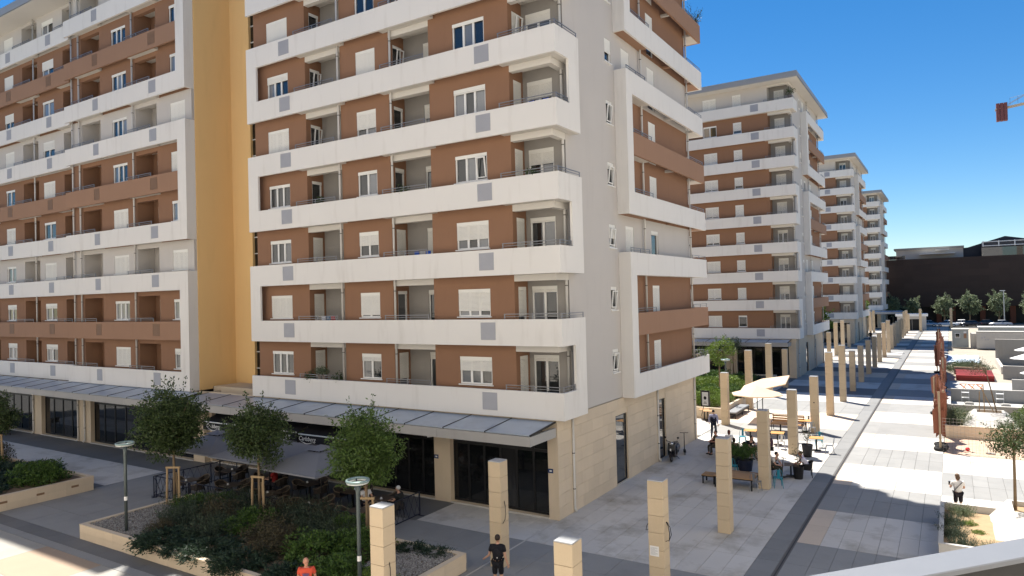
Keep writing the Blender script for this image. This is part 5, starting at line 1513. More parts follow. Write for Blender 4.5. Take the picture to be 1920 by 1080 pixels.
mb = MB(); mb.extr([(-.60, .48), (-.66, .62), (-.55, .98), (-.45, 1.02), (-.40, .90), (-.42, .35), (-.50, .30)], 'x', -.20, .20); mb.build('front_shield', 'paint_black', ms, bevel=.02)
mb = MB(); mb.extr([(-.45, .22), (.10, .22), (.12, .30), (-.43, .32)], 'x', -.18, .18); mb.build('footboard', 'paint_black', ms, bevel=.01)
mb = MB(); mb.extr([(.02, .30), (.0, .62), (.10, .72), (.80, .70), (.92, .60), (.80, .42), (.40, .32)], 'x', -.19, .19); mb.build('tail_body', 'paint_black', ms, bevel=.03)
mb = MB(); mb.extr([(-.02, .72), (.10, .80), (.45, .80), (.82, .79), (.80, .72)], 'x', -.15, .15); mb.build('saddle', 'seat_vinyl', ms, bevel=.02)
mb = MB(); mb.tube([(-.34, -.40, 1.10), (-.12, -.50, 1.08), (0, -.50, 1.04), (.12, -.50, 1.08), (.34, -.40, 1.10)], .018, 6); mb.build('handlebar', 'rubber', ms)
mb = MB(); mb.tube([(0, -.48, 1.0), (0, -.66, .28)], .03, 8); mb.build('fork', 'chrome', ms)
mb = MB(); mb.ball((0, -.58, .98), (.12, .08, .09)); mb.build('headlight', 'chrome', ms, True)
for sx in (-1, 1):
    mb = MB(); mb.tube([(sx * .26, -.44, 1.09), (sx * .34, -.50, 1.28)], .008, 5); mb.ball((sx * .35, -.50, 1.31), (.07, .02, .05)); mb.build('mirror', 'rubber', ms)
mb = MB(); mb.extr([(-.92, .30), (-.80, .50), (-.60, .54), (-.44, .48), (-.60, .50), (-.80, .46), (-.90, .29)], 'x', -.08, .08); mb.build('mudguard', 'paint_black', ms)
mb = MB(); mb.box(-.07, -.662, .60, .0, -.655, .72); mb.build('badge', 'white_paint', ms)
mb = MB(); mb.tube([(.1, .1, .22), (.28, .12, .02)], .014, 6); mb.build('kickstand', 'rubber', ms)
def kick_scooter(label, x, y, rz, s=1.0):
    k = thing('kick_scooter', label, 'kick scooter', (x, y, 0), rz, 'black electric kick scooters')
    wheel(k, 0, -.45, .11, .11, .05); wheel(k, 0, .45, .11, .11, .05)
    mb = MB(); mb.box(-.075, -.32, .12, .075, .36, .165); mb.build('deck', 'rubber', k, bevel=.008)
    mb = MB(); mb.tube([(0, -.45, .11), (0, -.40, .30), (0, -.30, 1.12)], [.025, .028, .02], 8); mb.build('stem', 'paint_black', k)
    mb = MB(); mb.tube([(-.24, -.30, 1.12), (.24, -.30, 1.12)], .016, 8); mb.build('handlebar', 'rubber', k)
    mb = MB(); mb.extr([(.32, .17), (.45, .26), (.57, .20), (.56, .18), (.45, .24), (.34, .165)], 'x', -.04, .04); mb.build('mudguard', 'rubber', k)
    k.scale = (s, s, s)
kick_scooter('black electric kick scooter behind the parked motor scooter', -13.2, 39.1, R(200))
kick_scooter('black kick scooter lying against the round pot between the sitting men', -6.95, 35.9, R(-40), .95)

# ------------------------------------------------------------------ people
def skin_geo(verts, edges, rad, root=0, sub=1):
    me = bpy.data.meshes.new('sk'); me.from_pydata(verts, edges, [])
    ob = bpy.data.objects.new('sk', me); WORK.collection.objects.link(ob)
    md = ob.modifiers.new('s', 'SKIN'); md.use_smooth_shade = True
    for i, r in enumerate(rad):
        sv_ = me.skin_vertices[0].data[i]; sv_.radius = r if isinstance(r, tuple) else (r, r); sv_.use_root = (i == root)
    m2 = ob.modifiers.new('d', 'SUBSURF'); m2.levels = sub; m2.render_levels = sub
    WORK.view_layers[0].update(); dg = WORK.view_layers[0].depsgraph
    res = bpy.data.meshes.new_from_object(ob.evaluated_get(dg))
    vs = [tuple(v.co) for v in res.vertices]; fs = [tuple(p.vertices) for p in res.polygons]
    bpy.data.objects.remove(ob); bpy.data.meshes.remove(me); bpy.data.meshes.remove(res)
    return vs, fs

def cmat(c, rough=0.85):
    nm = 'cloth_%02x%02x%02x' % tuple(int(255 * v) for v in c)
    if nm not in MAT: mat(nm, c, rough, 0.10, 6, 0.05, bump=0.15, bscale=60)
    return nm
mat('skin_fair', (0.50, 0.29, 0.20), 0.6, 0.05, 8, 0.03)
mat('skin_red', (0.52, 0.25, 0.165), 0.6, 0.05, 8, 0.03)
mat('eye_dark', (0.02, 0.015, 0.012), 0.3, 0.02)

def person(label, x, y, rz, pose, top, bottom, hair, skin='skin_fair', sleeve='short', legs='long', height=1.76, hairstyle='short', z=0.0, group='people on the square', head=(0, 0), extra=None, shoe=(0.03, 0.03, 0.03)):
    """a figure facing -y before it is turned by rz; one continuous body, clothes and hair as parts"""
    J = {}
    if pose == 'sit':
        hz = 0.50
        J.update(pel=(0, .05, hz), sp=(0, .08, hz + .22), ch=(0, .05, hz + .42), nk=(0, .01, hz + .56),
                 hipL=(-.09, .02, hz - .02), hipR=(.09, .02, hz - .02), knL=(-.12, -.42, hz + .0), knR=(.13, -.40, hz + .0), anL=(-.12, -.40, .09), anR=(.13, -.36, .09),
                 shL=(-.18, .03, hz + .50), shR=(.18, .03, hz + .50), elL=(-.24, -.10, hz + .26), elR=(.24, -.10, hz + .26), wrL=(-.14, -.33, hz + .24), wrR=(.14, -.33, hz + .24))
    elif pose == 'lean':
        hz = 0.50
        J.update(pel=(0, .08, hz), sp=(0, .02, hz + .20), ch=(0, -.10, hz + .36), nk=(0, -.19, hz + .47),
                 hipL=(-.09, .05, hz - .02), hipR=(.09, .05, hz - .02), knL=(-.14, -.38, hz - .0), knR=(.14, -.36, hz - .0), anL=(-.13, -.30, .09), anR=(.14, -.38, .09),
                 shL=(-.18, -.12, hz + .43), shR=(.18, -.12, hz + .43), elL=(-.22, -.28, hz + .18), elR=(.22, -.28, hz + .18), wrL=(-.08, -.44, hz + .14), wrR=(.08, -.44, hz + .14))
    else:
        w = 1.0 if pose == 'walk' else 0.0
        J.update(pel=(0, 0, .95), sp=(0, .01, 1.14), ch=(0, -.01, 1.32), nk=(0, -.02, 1.47), hipL=(-.09, 0, .92), hipR=(.09, 0, .92),
                 knL=(-.10, -.02 - .20 * w, .51), knR=(.10, -.02 + .10 * w, .50), anL=(-.10, .02 - .24 * w, .09), anR=(.10, .02 + .36 * w, .12 if w else .09),
                 shL=(-.19, 0, 1.42), shR=(.19, 0, 1.42), elL=(-.25, .03 + .10 * w, 1.14), elR=(.25, .03 - .06 * w, 1.14), wrL=(-.27, -.05 + .12 * w, .90), wrR=(.28, -.08 - .14 * w, .92))
        if pose == 'phone':
            J.update(elL=(-.25, -.02, 1.16), elR=(.27, -.04, 1.17), wrL=(-.10, -.24, 1.18), wrR=(.22, -.25, 1.22))
        if pose == 'gesture':
            J.update(elL=(-.26, .08, 1.15), wrL=(-.31, .02, .92), elR=(.27, -.02, 1.13), wrR=(.42, -.16, 1.0))
    V = {k: Vector(v) for k, v in J.items()}
    nk = V['nk']; hd = nk + Vector((0, -.035, .16))
    def feet(k): return V[k] + Vector((0, -.13, -.05))
    def palm(a, b): return V[b] + (V[b] - V[a]).normalized() * .07
    names = ['pel', 'sp', 'ch', 'nk', 'hipL', 'knL', 'anL', 'toL', 'hipR', 'knR', 'anR', 'toR', 'shL', 'elL', 'wrL', 'paL', 'shR', 'elR', 'wrR', 'paR', 'hd']
    V['toL'] = feet('anL'); V['toR'] = feet('anR'); V['paL'] = palm('elL', 'wrL'); V['paR'] = palm('elR', 'wrR'); V['hd'] = nk + Vector((0, -.02, .09))
    ed = [('pel', 'sp'), ('sp', 'ch'), ('ch', 'nk'), ('nk', 'hd'), ('pel', 'hipL'), ('hipL', 'knL'), ('knL', 'anL'), ('anL', 'toL'), ('pel', 'hipR'), ('hipR', 'knR'), ('knR', 'anR'), ('anR', 'toR'),
          ('ch', 'shL'), ('shL', 'elL'), ('elL', 'wrL'), ('wrL', 'paL'), ('ch', 'shR'), ('shR', 'elR'), ('elR', 'wrR'), ('wrR', 'paR')]
    rd = dict(pel=(.13, .105), sp=(.115, .095), ch=(.125, .10), nk=.055, hipL=.09, knL=.06, anL=.04, toL=.035, hipR=.09, knR=.06, anR=.04, toR=.035, shL=.055, elL=.042, wrL=.029, paL=.034, shR=.055, elR=.042, wrR=.029, paR=.034, hd=.055)
    idx = {n: i for i, n in enumerate(names)}
    vs, fs = skin_geo([tuple(V[n]) for n in names], [(idx[a], idx[b]) for a, b in ed], [rd[n] for n in names])
    mb = MB(); mb.add(vs, fs)
    # head with jaw, nose and ears
    Mh = Matrix.Translation(hd) @ Matrix.Rotation(head[1], 4, 'Z') @ Matrix.Rotation(head[0], 4, 'X')
    mb.ball((0, 0.005, .025), (.076, .096, .105), 14, 12, Mh); mb.ball((0, -.03, -.045), (.058, .066, .072), 12, 8, Mh)
    mb.ball((0, -.10, -.005), (.014, .024, .024), 8, 6, Mh); mb.ball((-.077, .01, .0), (.012, .022, .032), 8, 6, Mh); mb.ball((.077, .01, .0), (.012, .022, .032), 8, 6, Mh)
    mb.ball((0, -.088, -.052), (.024, .01, .007), 8, 6, Mh)
    # fingers
    for s, (a, b) in ((-1, ('wrL', 'paL')), (1, ('wrR', 'paR'))):
        dr = (V[b] - V[a]).normalized(); side = dr.cross(Vector((0, 0, 1)));
        if side.length < .1: side = Vector((1, 0, 0))
        side.normalize(); nrm_ = side.cross(dr)
        for q in range(4):
            b0 = V[b] + side * (-.027 + .018 * q) + dr * .015; ln = (.062, .072, .068, .052)[q]
            mb.tube([b0, b0 + dr * ln * .55 + nrm_ * -.008, b0 + dr * ln * .9 + nrm_ * -.03], [.010, .009, .007], 6)
        t0 = V[a].lerp(V[b], .45) - side * .03 * s
        mb.tube([t0, t0 + dr * .035 - side * .025 * s, t0 + dr * .065 - side * .03 * s], [.011, .010, .008], 6)
    root = thing('person', label, 'person', (x, y, z), rz, group)
    sc = height / 1.76; root.scale = (sc, sc, sc)
    mb.build('body', skin, root, True)
    mb = MB()
    for sx in (-.03, .03): mb.ball((sx, -.088, .015), (.012, .008, .007), 8, 6, Mh)
    mb.build('eyes', 'eye_dark', root)
    # hair
    if hairstyle != 'bald':
        mb = MB(); mb.ball((0, .022, .045), (.086, .100, .098), 14, 10, Mh)
        if hairstyle == 'long': mb.ball((0, .07, -.06), (.085, .06, .15), 12, 8, Mh)
        if hairstyle == 'bob': mb.ball((0, .04, -.03), (.09, .08, .11), 12, 8, Mh)
        mb.build('hair', cmat(hair, .6), root, True)
    else:
        mb = MB(); mb.ball((0, .03, .035), (.079, .082, .078), 14, 10, Mh); mb.build('hair', cmat(hair, .7), root, True)
    # top
    g = 1.14
    tn = ['pel', 'sp', 'ch', 'nk2', 'shL', 'elL', 'shR', 'elR'] + (['wrL', 'wrR'] if sleeve == 'long' else [])
    TV = dict(V); TV['nk2'] = V['ch'].lerp(V['nk'], .72); TV['pel'] = V['pel'] + (V['sp'] - V['pel']) * .05
    if sleeve in ('short', 'none'):
        f_ = .62 if sleeve == 'short' else .12
        TV['elL'] = V['shL'].lerp(V['elL'], f_); TV['elR'] = V['shR'].lerp(V['elR'], f_)
    te = [('pel', 'sp'), ('sp', 'ch'), ('ch', 'nk2'), ('ch', 'shL'), ('shL', 'elL'), ('ch', 'shR'), ('shR', 'elR')] + ([('elL', 'wrL'), ('elR', 'wrR')] if sleeve == 'long' else [])
    tr_ = dict(pel=(.178, .15), sp=(.165, .14), ch=(.185, .155), nk2=.09, shL=.085, elL=.068, shR=.085, elR=.068, wrL=.045, wrR=.045)
    ti = {n: i for i, n in enumerate(tn)}
    vs, fs = skin_geo([tuple(TV[n]) for n in tn], [(ti[a], ti[b]) for a, b in te], [tr_[n] for n in tn])
    mb = MB(); mb.add(vs, fs); tp = mb.build('shirt', cmat(top), root, True)
    # bottom
    BV = dict(V); fr = .92 if legs == 'short' else 1.0
    bn = ['pel', 'hipL', 'knL', 'hipR', 'knR'] + (['anL', 'anR'] if legs == 'long' else [])
    if legs == 'short':
        BV['knL'] = V['hipL'].lerp(V['knL'], fr); BV['knR'] = V['hipR'].lerp(V['knR'], fr)
    else:
        BV['anL'] = V['anL'] + Vector((0, 0, .02)); BV['anR'] = V['anR'] + Vector((0, 0, .02))
    be = [('pel', 'hipL'), ('hipL', 'knL'), ('pel', 'hipR'), ('hipR', 'knR')] + ([('knL', 'anL'), ('knR', 'anR')] if legs == 'long' else [])
    br = dict(pel=(.165, .13), hipL=.105, knL=.078 if legs == 'long' else .092, hipR=.105, knR=.078 if legs == 'long' else .092, anL=.06, anR=.06)
    bi = {n: i for i, n in enumerate(bn)}
    vs, fs = skin_geo([tuple(BV[n]) for n in bn], [(bi[a], bi[b]) for a, b in be], [br[n] for n in bn])
    mb = MB(); mb.add(vs, fs); mb.build('trousers' if legs == 'long' else 'shorts', cmat(bottom), root, True)
    for k, t in (('anL', 'toL'), ('anR', 'toR')):
        mb = MB(); a, b = V[k], V[t]
        mb.ball(tuple((a + b) / 2 + Vector((0, -.005, -.022))), (.048, .135, .042), 10, 8); mb.build('shoe', cmat(shoe, .6), root, True)
    if extra: extra(root, V, Mh, tp)
    return root

def shirt_print(root, V, Mh, tp):
    mb = MB()
    for i, (a, b, z) in enumerate(((-.10, .09, 1.30), (-.08, .10, 1.265), (-.10, .06, 1.235))):
        mb.box(a, -.142, z, b, -.135, z + .022)
    mb.build('print', cmat((0.10, 0.10, 0.22)), root)
def backpack(root, V, Mh, tp):
    mb = MB(); mb.ball((-.02, .155, 1.22), (.13, .075, .19), 12, 10); bp = mb.build('backpack', cmat((0.008, 0.008, 0.012), .6), root, True)
    mb = MB(); mb.tube([(.12, .06, 1.46), (.16, -.09, 1.36), (.14, -.12, 1.12), (.08, .12, 1.02)], .018, 6); mb.tube([(-.12, .06, 1.46), (-.16, -.09, 1.36), (-.15, -.12, 1.12), (-.1, .12, 1.02)], .018, 6)
    mb.build('strap', cmat((0.01, 0.01, 0.014), .6), bp); mb = MB(); mb.box(-.05, .228, 1.14, -.03, .234, 1.17); mb.build('tag', 'white_paint', bp)
def vest(c):
    def f(root, V, Mh, tp):
        n = ['pel', 'sp', 'ch', 'nk', 'shL', 'shR']; P = [V['pel'].lerp(V['sp'], .2), V['sp'], V['ch'], V['ch'].lerp(V['nk'], .6), V['ch'].lerp(V['shL'], .8), V['ch'].lerp(V['shR'], .8)]
        vs, fs = skin_geo([tuple(p) for p in P], [(0, 1), (1, 2), (2, 3), (2, 4), (2, 5)], [(.205, .17), (.195, .16), (.212, .165), .095, .10, .10])
        mb = MB(); mb.add(vs, fs); mb.build('vest', cmat(c), root, True)
    return f
def bag(root, V, Mh, tp):
    mb = MB(); mb.tube([(-.15, .1, 1.45), (.1, .16, 1.2), (.24, .1, 1.0)], .012, 6); mb.build('strap', cmat((.03, .03, .03)), root)
    mb = MB(); w = V['wrR']; mb.box(w.x - .02, w.y - .1, w.z, w.x + .05, w.y - .02, w.z + .15); mb.build('phone', 'paint_black', root)
person('bald man in an orange printed T-shirt walking past the planter at the bottom edge', -16.2, 14.0, R(38), 'stand', (0.62, 0.085, 0.045), (0.05, 0.05, 0.07), (0.28, 0.2, 0.16), 'skin_red', hairstyle='bald', head=(R(8), R(28)), extra=shirt_print)
person('man in black T-shirt and shorts with a small black backpack walking away', -12.2, 18.1, R(200), 'gesture', (0.01, 0.01, 0.014), (0.01, 0.01, 0.014), (0.03, 0.02, 0.014), legs='short', height=1.8, extra=backpack)
person('woman in a white shirt and dark shorts walking away with a phone', 0.02, 33.15, R(195), 'phone', (0.72, 0.68, 0.64), (0.02, 0.016, 0.02), (0.12, 0.07, 0.04), legs='short', height=1.66, hairstyle='bob', head=(R(15), R(15)), extra=bag)
person('man in a dark sleeveless vest over a blue shirt walking along the house corner', -12.9, 43.9, R(190), 'walk', (0.30, 0.30, 0.42), (0.02, 0.025, 0.04), (0.015, 0.012, 0.01), sleeve='long', height=1.8, extra=vest((0.012, 0.014, 0.03)))
person('grey-haired man sitting in the terrace shade behind the nearest pillar', -20.05, 22.35, R(-80), 'sit', (0.02, 0.022, 0.022), (0.03, 0.03, 0.035), (0.5, 0.5, 0.48))
person('woman with a white top sitting behind the right tree stakes', -21.6, 22.0, R(70), 'sit', (0.7, 0.68, 0.66), (0.03, 0.03, 0.04), (0.25, 0.13, 0.06), hairstyle='bob')
person('person in a dark red top sitting deep under the grey parasols', -28.0, 22.3, R(-60), 'sit', (0.28, 0.02, 0.02), (0.03, 0.03, 0.04), (0.02, 0.015, 0.01))
person('man in khaki sitting behind the shaded pillar', -11.55, 39.7, R(-45), 'sit', (0.10, 0.095, 0.065), (0.05, 0.045, 0.035), (0.05, 0.03, 0.02), 'skin_red')
person('woman with red-brown hair and white top sitting at the cafe', -11.0, 40.4, R(200), 'sit', (0.68, 0.66, 0.64), (0.04, 0.04, 0.05), (0.12, 0.03, 0.015), hairstyle='bob', height=1.68)
person('woman in a pink patterned top sitting behind the shaded pillar', -10.2, 38.4, R(215), 'sit', (0.42, 0.22, 0.20), (0.03, 0.03, 0.04), (0.03, 0.02, 0.015), hairstyle='bob', height=1.66)
person('man in a black shirt leaning on the table behind the potted palm', -9.7, 39.55, R(60), 'lean', (0.014, 0.012, 0.014), (0.05, 0.05, 0.04), (0.02, 0.015, 0.01), legs='short')
person('man in a grey vest leaning over the small table by the pillar', -7.7, 36.05, R(70), 'lean', (0.55, 0.53, 0.5), (0.045, 0.045, 0.03), (0.02, 0.015, 0.01), extra=vest((0.13, 0.115, 0.10)))
person('man in a white shirt sitting in shade beside the round pot', -6.3, 36.7, R(-75), 'lean', (0.62, 0.60, 0.70), (0.01, 0.01, 0.012), (0.07, 0.045, 0.02), 'skin_red')
person('person in dark clothes half hidden behind the cafe pillar', -8.75, 40.3, R(-60), 'sit', (0.06, 0.03, 0.05), (0.03, 0.03, 0.03), (0.03, 0.02, 0.02))
person('distant person in black walking between the far pillars', -12.05, 136.0, R(170), 'walk', (0.01, 0.01, 0.012), (0.01, 0.01, 0.012), (0.01, 0.01, 0.01), sleeve='long')

# ------------------------------------------------------------------ the house the picture is taken from: its balcony rail shows, its unseen front and wing are added to bounce sunlight
mat('rail_paint', (0.17, 0.18, 0.20), 0.5, 0.05, 6, 0.04, metal=0.2)
hb = thing('balcony', 'pale grey metal balcony handrail crossing the bottom right corner close to the camera, with unseen house walls added for bounce light', 'balcony', (0, 0, 0))
d = Vector((0.6457, 0.7636, 0)); nrm = Vector((0.7636, -0.6457, 0))
p0 = Vector((-0.1285, 0.729, 8.92))
Mr = Matrix(((d.x, nrm.x, 0, p0.x), (d.y, nrm.y, 0, p0.y), (0, 0, 1, p0.z), (0, 0, 0, 1)))
mb = MB(); mb.box(-0.9, 0.0, -0.006, 1.1, 0.0405, 0.0, Mr); mb.build('handrail', 'rail_paint', hb, bevel=0.001)
mb = MB(); mb.box(-0.9, 0.004, -0.024, 1.1, 0.0385, -0.0065, Mr); mb.build('rail_channel', 'black_frame', hb)
for i in range(3):
    mb = MB(); mb.box(-0.75 + 0.8 * i, 0.008, -1.0, -0.72 + 0.8 * i, 0.03, -0.0245, Mr); mb.build('baluster', 'rail_paint', hb)
mb = MB(); mb.box(-0.9, -0.1, -1.25, 1.1, 1.6, -1.0, Mr); mb.build('balcony_floor', 'pale_soffit', hb)
# plain pale front of that house, unseen, added to light the shaded facades
for k in range(10):
    z = 0.0 if k == 0 else Z0 + ST * (k - 1)
    z1 = Z0 - 0.01 if k == 0 else z + ST - 0.01
    mb = MB(); mb.box(-70, -9, z, 18, -2.2, z1); mb.build('house_wall', 'white_render', hb)
    mb = MB(); mb.box(13.0, -2.19, z, 20, 38, z1); mb.build('bounce_wing', 'white_render', hb)  # unseen wing, added to throw sunlight back on the promenade side walls

# ------------------------------------------------------------------ things on the balconies
mat('pot_clay', (0.16, 0.13, 0.11), 0.8, 0.1)
def balcony_pot(label, x, y, z, s, kind, seed):
    root = thing('balcony_plant', label, 'potted plant', (x, y, z), 0, 'plants on the balconies')
    mb = MB(); mb.lathe([(.09, 0), (.13, .26), (.11, .26), (.01, .22)], 12); mb.build('pot', 'pot_clay', root)
    rg = np.random.RandomState(seed)
    C, P, Q = crown_points(rg, 16, 26, .22, .22, .2, .45, .12, shell=.1)
    link('foliage', leaf_mesh('foliage', P, Q + rg.normal(size=Q.shape) * .4, .07, .03, kind, seed), root)
    root.scale = (s, s, s)
FL = lambda k: Z0 + ST * k
balcony_pot('leafy potted plant on the lowest balcony of the corner house, leftmost', -28.55, 25.25, FL(0) + .62, 1.3, 'leaf_ficus', 1)
balcony_pot('grey pot on the lowest balcony railing of the corner house, left of two', -27.75, 25.16, FL(0) + BH - .05, 1.1, 'leaf_sage', 2)
balcony_pot('grey pot on the lowest balcony railing of the corner house, right of two', -27.45, 25.17, FL(0) + BH - .05, 1.1, 'leaf_sage', 3)
balcony_pot('leafy potted plant on the lowest balcony of the corner house beside the downpipe', -26.55, 25.25, FL(0) + .62, 1.35, 'leaf_ficus', 4)
balcony_pot('potted plant on the top balcony of the second apartment house', -13.75, 77.7, FL(8) + BH - .1, 1.8, 'leaf_ficus', 5)
def big_plant(label, x, y, z, s, kind, seed):
    rg = np.random.RandomState(seed)
    root = thing('balcony_plant', label, 'potted plant', (x, y, z), 0, 'plants on the balconies')
    mb = MB(); mb.lathe([(.16, 0), (.22, .4), (.2, .4), (.01, .36)], 12); mb.build('pot', 'pot_clay', root)
    n = 60; V = []; D = []
    for i in range(n):
        a = rg.uniform(0, 6.28); d = np.array([math.cos(a) * .7, math.sin(a) * .7, rg.uniform(.4, 1.4)]); t = np.linspace(.1, 1, 14)[:, None]
        p = np.array([0, 0, .4]) + d * t * rg.uniform(.5, 1.0); V.append(p); D.append(d + rg.normal(size=p.shape) * .6)
    P = np.concatenate(V); link('foliage', leaf_mesh('foliage', P, np.concatenate(D), .12, .03, kind, seed), root); root.scale = (s, s, s)
big_plant('bushy dark olive plant on an upper side balcony of the nearest house against the sky', -13.55, 43.9, FL(7) + .45, 1.15, 'leaf_rosemary', 7)
big_plant('green plant behind the lowest side balcony railing of the nearest house', -13.6, 43.6, FL(0) + .3, 1.0, 'leaf_lime', 8)
for k, x, lab in ((1, -22.2, 'second'), (4, -22.0, 'fifth'), (5, -21.2, 'sixth'), (2, -14.9, 'third'), (0, -14.6, 'lowest')):
    place('metal_chair', metal_chair('black_metal'), 'dark folding chair on the %s floor loggia of the corner house' % lab, 'chair', x, 25.9, .5, 'chairs on the balconies', FL(k) + .162)
def laundry_rack(label, x, y, z, c):
    root = thing('laundry_rack', label, 'laundry rack', (x, y, z), 0, 'laundry racks on the balconies')
    for s in (-.25, .25):
        mb = MB(); mb.tube([(-.6, s, .0), (.0, s, 1.0)], .012, 5); mb.build('leg', 'steel_white', root)
        mb = MB(); mb.tube([(.6, s, .0), (.0, s, 1.0)], .012, 5); mb.build('leg', 'steel_white', root)
    for i in range(3):
        mb = MB(); mb.box(-.5 + i * .35, -.22, .55, -.22 + i * .35, -.2, 1.02); mb.build('laundry', cmat(c[i % len(c)]), root)
laundry_rack('laundry rack with blue and white washing on the fifth floor corner loggia', -14.5, 25.7, FL(4) + .3, [(.05, .12, .5), (.6, .6, .62)])
laundry_rack('laundry rack with bluish washing on the third floor loggia', -21.0, 25.7, FL(2) + .3, [(.03, .1, .45), (.5, .5, .5)])
# more lived-in balconies
rb = random.Random(31)
spots = [(3, -27.6), (5, -27.3), (6, -22.0), (3, -21.9), (1, -27.4), (6, -15.0), (3, -14.8), (5, -15.2)]
names9 = ['first', 'second', 'third', 'fourth', 'fifth', 'sixth', 'seventh', 'eighth', 'ninth']
for i, (k, x) in enumerate(spots):
    side = 'left' if x < -25 else ('middle' if x < -18 else 'corner')
    if i % 3 == 0: balcony_pot('small potted plant on the %s residential floor, %s loggia of the corner house' % (names9[k], side), x, 25.25, FL(k) + .7, 1.2, 'leaf_ficus', 40 + i)
    elif i % 3 == 1: laundry_rack('laundry rack on the %s residential floor, %s loggia of the corner house' % (names9[k], side), x, 25.7, FL(k) + .3, [(.55, .55, .56), (.12, .2, .3), (.4, .1, .1)])
    else: place('metal_chair', metal_chair('steel_grey'), 'grey chair on the %s residential floor, %s loggia of the corner house' % (names9[k], side), 'chair', x, 25.9, .4, 'chairs on the balconies', FL(k) + .162)

# ------------------------------------------------------------------ building site on the right
mat('rust_net', (0.20, 0.075, 0.045), 0.9, 0.15, 4, 0.1, trans=0.2)
mat('rust', (0.26, 0.10, 0.05), 0.85, 0.2, 4, 0.15)
mat('red_stack', (0.22, 0.022, 0.018), 0.6, 0.15, 3, 0.1, objvar=0.2)
mat('tarp_blue', (0.50, 0.58, 0.68), 0.6, 0.08, 2, 0.05, bump=0.3, bscale=4)
mat('cabin_grey', (0.36, 0.38, 0.36), 0.6, 0.08, 1, 0.05, streak=0.3)
mat('orange_plastic', (0.75, 0.22, 0.04), 0.5, 0.05)
mat('pit_floor', (0.44, 0.43, 0.41), 0.9, 0.08, 1, 0.06, stain=0.3, stain_col=(.35, .33, .3))
mat('pink_tile', (0.52, 0.37, 0.27), 0.85, 0.08, 2, 0.06, objvar=0.06)
mat('timber', (0.38, 0.29, 0.19), 0.85, 0.15, 4, 0.1)
mat('mesh_wire', (0.35, 0.31, 0.27), 0.6, 0.1, metal=0.4)
site = sheet('building_site', -0.55, 45.05, 60, 182, -0.018, 'site_dust')
pk = sheet('pink_paving', -0.55, 45.05, 6.0, 49.98, -0.010, 'joint_grout')
dx, dy = 6.5 / 16, 4.9 / 12
def tile_me():
    mb = MB(); mb.box(.004, .004, -.03, dx - .004, dy - .004, 0); return mb.mesh('paving_tile', 'pink_tile')
for i in range(16):
    for j in range(12): link('paving_tile', cached('ptile', tile_me), pk, (-0.55 + i * dx, 45.06 + j * dy, 0.002))

def lwall(name, label, pts, t, h, m, cat='wall', group='concrete foundation walls of the site', z0=-0.05):
    root = thing(name, label, cat, (*pts[0], 0), 0, group)
    ox, oy = pts[0]
    for (a, b), (c, d) in zip(pts[:-1], pts[1:]):
        L = math.hypot(c - a, d - b); M = Matrix.Translation((a - ox, b - oy, 0)) @ Matrix.Rotation(math.atan2(d - b, c - a), 4, 'Z')
        mb = MB(); mb.box(0.0, 0, z0, L, t, h, M); mb.build('wall_face', m, root)
        mb = MB(); mb.box(-0.0, -.01, h + .001, L, t + .01, h + .03, M); mb.build('coping', 'concrete_pale', root)
    return root
lwall('foundation_wall', 'low grey concrete foundation wall just behind the green mesh-fenced planter', [(-0.45, 58.0), (9, 58.3)], .25, .85, 'concrete')
lwall('foundation_wall', 'longer grey concrete foundation wall behind the white pit floor', [(-0.45, 66.2), (9, 66.9)], .25, .95, 'concrete')
lwall('foundation_wall', 'short concrete return wall at the left end of the white pit', [(-0.45, 66.1), (-0.45, 58.3)], .22, .8, 'concrete_pale')
pf = sheet('pit_floor', -0.2, 58.4, 12, 66.1, -0.004, 'pit_floor')
sheet('pit_floor', -0.3, 67.3, 12, 80.0, -0.005, 'pit_floor')
# step ladders / brackets on the pit wall
for x, lab in ((0.75, 'left'), (3.0, 'right')):
    r_ = thing('step_bracket', 'pale metal step bracket above a concrete block in the white pit, ' + lab, 'ladder', (x, 65.9, 0), 0, 'step brackets in the pit')
    for z in (.35, .75):
        mb = MB(); mb.box(-.25, -.25, z, .25, 0.05, z + .04); mb.build('tread', 'white_paint', r_)
    for s in (-.24, .24):
        mb = MB(); mb.tube([(s, 0, 0), (s, 0, .95)], .015, 5); mb.build('stile', 'steel_white', r_)
    r2 = thing('concrete_block', 'rough concrete block on the white pit floor, ' + lab, 'block', (x + .2, 62.6, 0), .1, 'concrete blocks in the pit')
    mb = MB(); mb.prism([(-.3, -.22), (.28, -.25), (.3, .2), (-.27, .24)], 0, .42); mb.build('block', 'concrete', r2)
    mb = MB(); mb.prism([(-.22, -.16), (.2, -.18), (.22, .14), (-.2, .17)], .421, .47); mb.build('top_face', 'concrete_pale', r2)
# stack of dark red beams
rs = thing('beam_stack', 'flat stack of dark red steel beams on the site', 'beam stack', (1.75, 81.6, 0), 0)
for j in range(5):
    for k in range(2):
        mb = MB(); mb.box(-1.55 + .05 * (j % 2), -1.0 + j * 1.15, k * .28, 1.55, -.1 + j * 1.15, k * .28 + .25); mb.build('beam', 'red_stack', rs)
mb = MB(); mb.box(-1.7, 4.9, 0, 1.1, 5.2, .75); mb.build('timber', 'timber', rs)
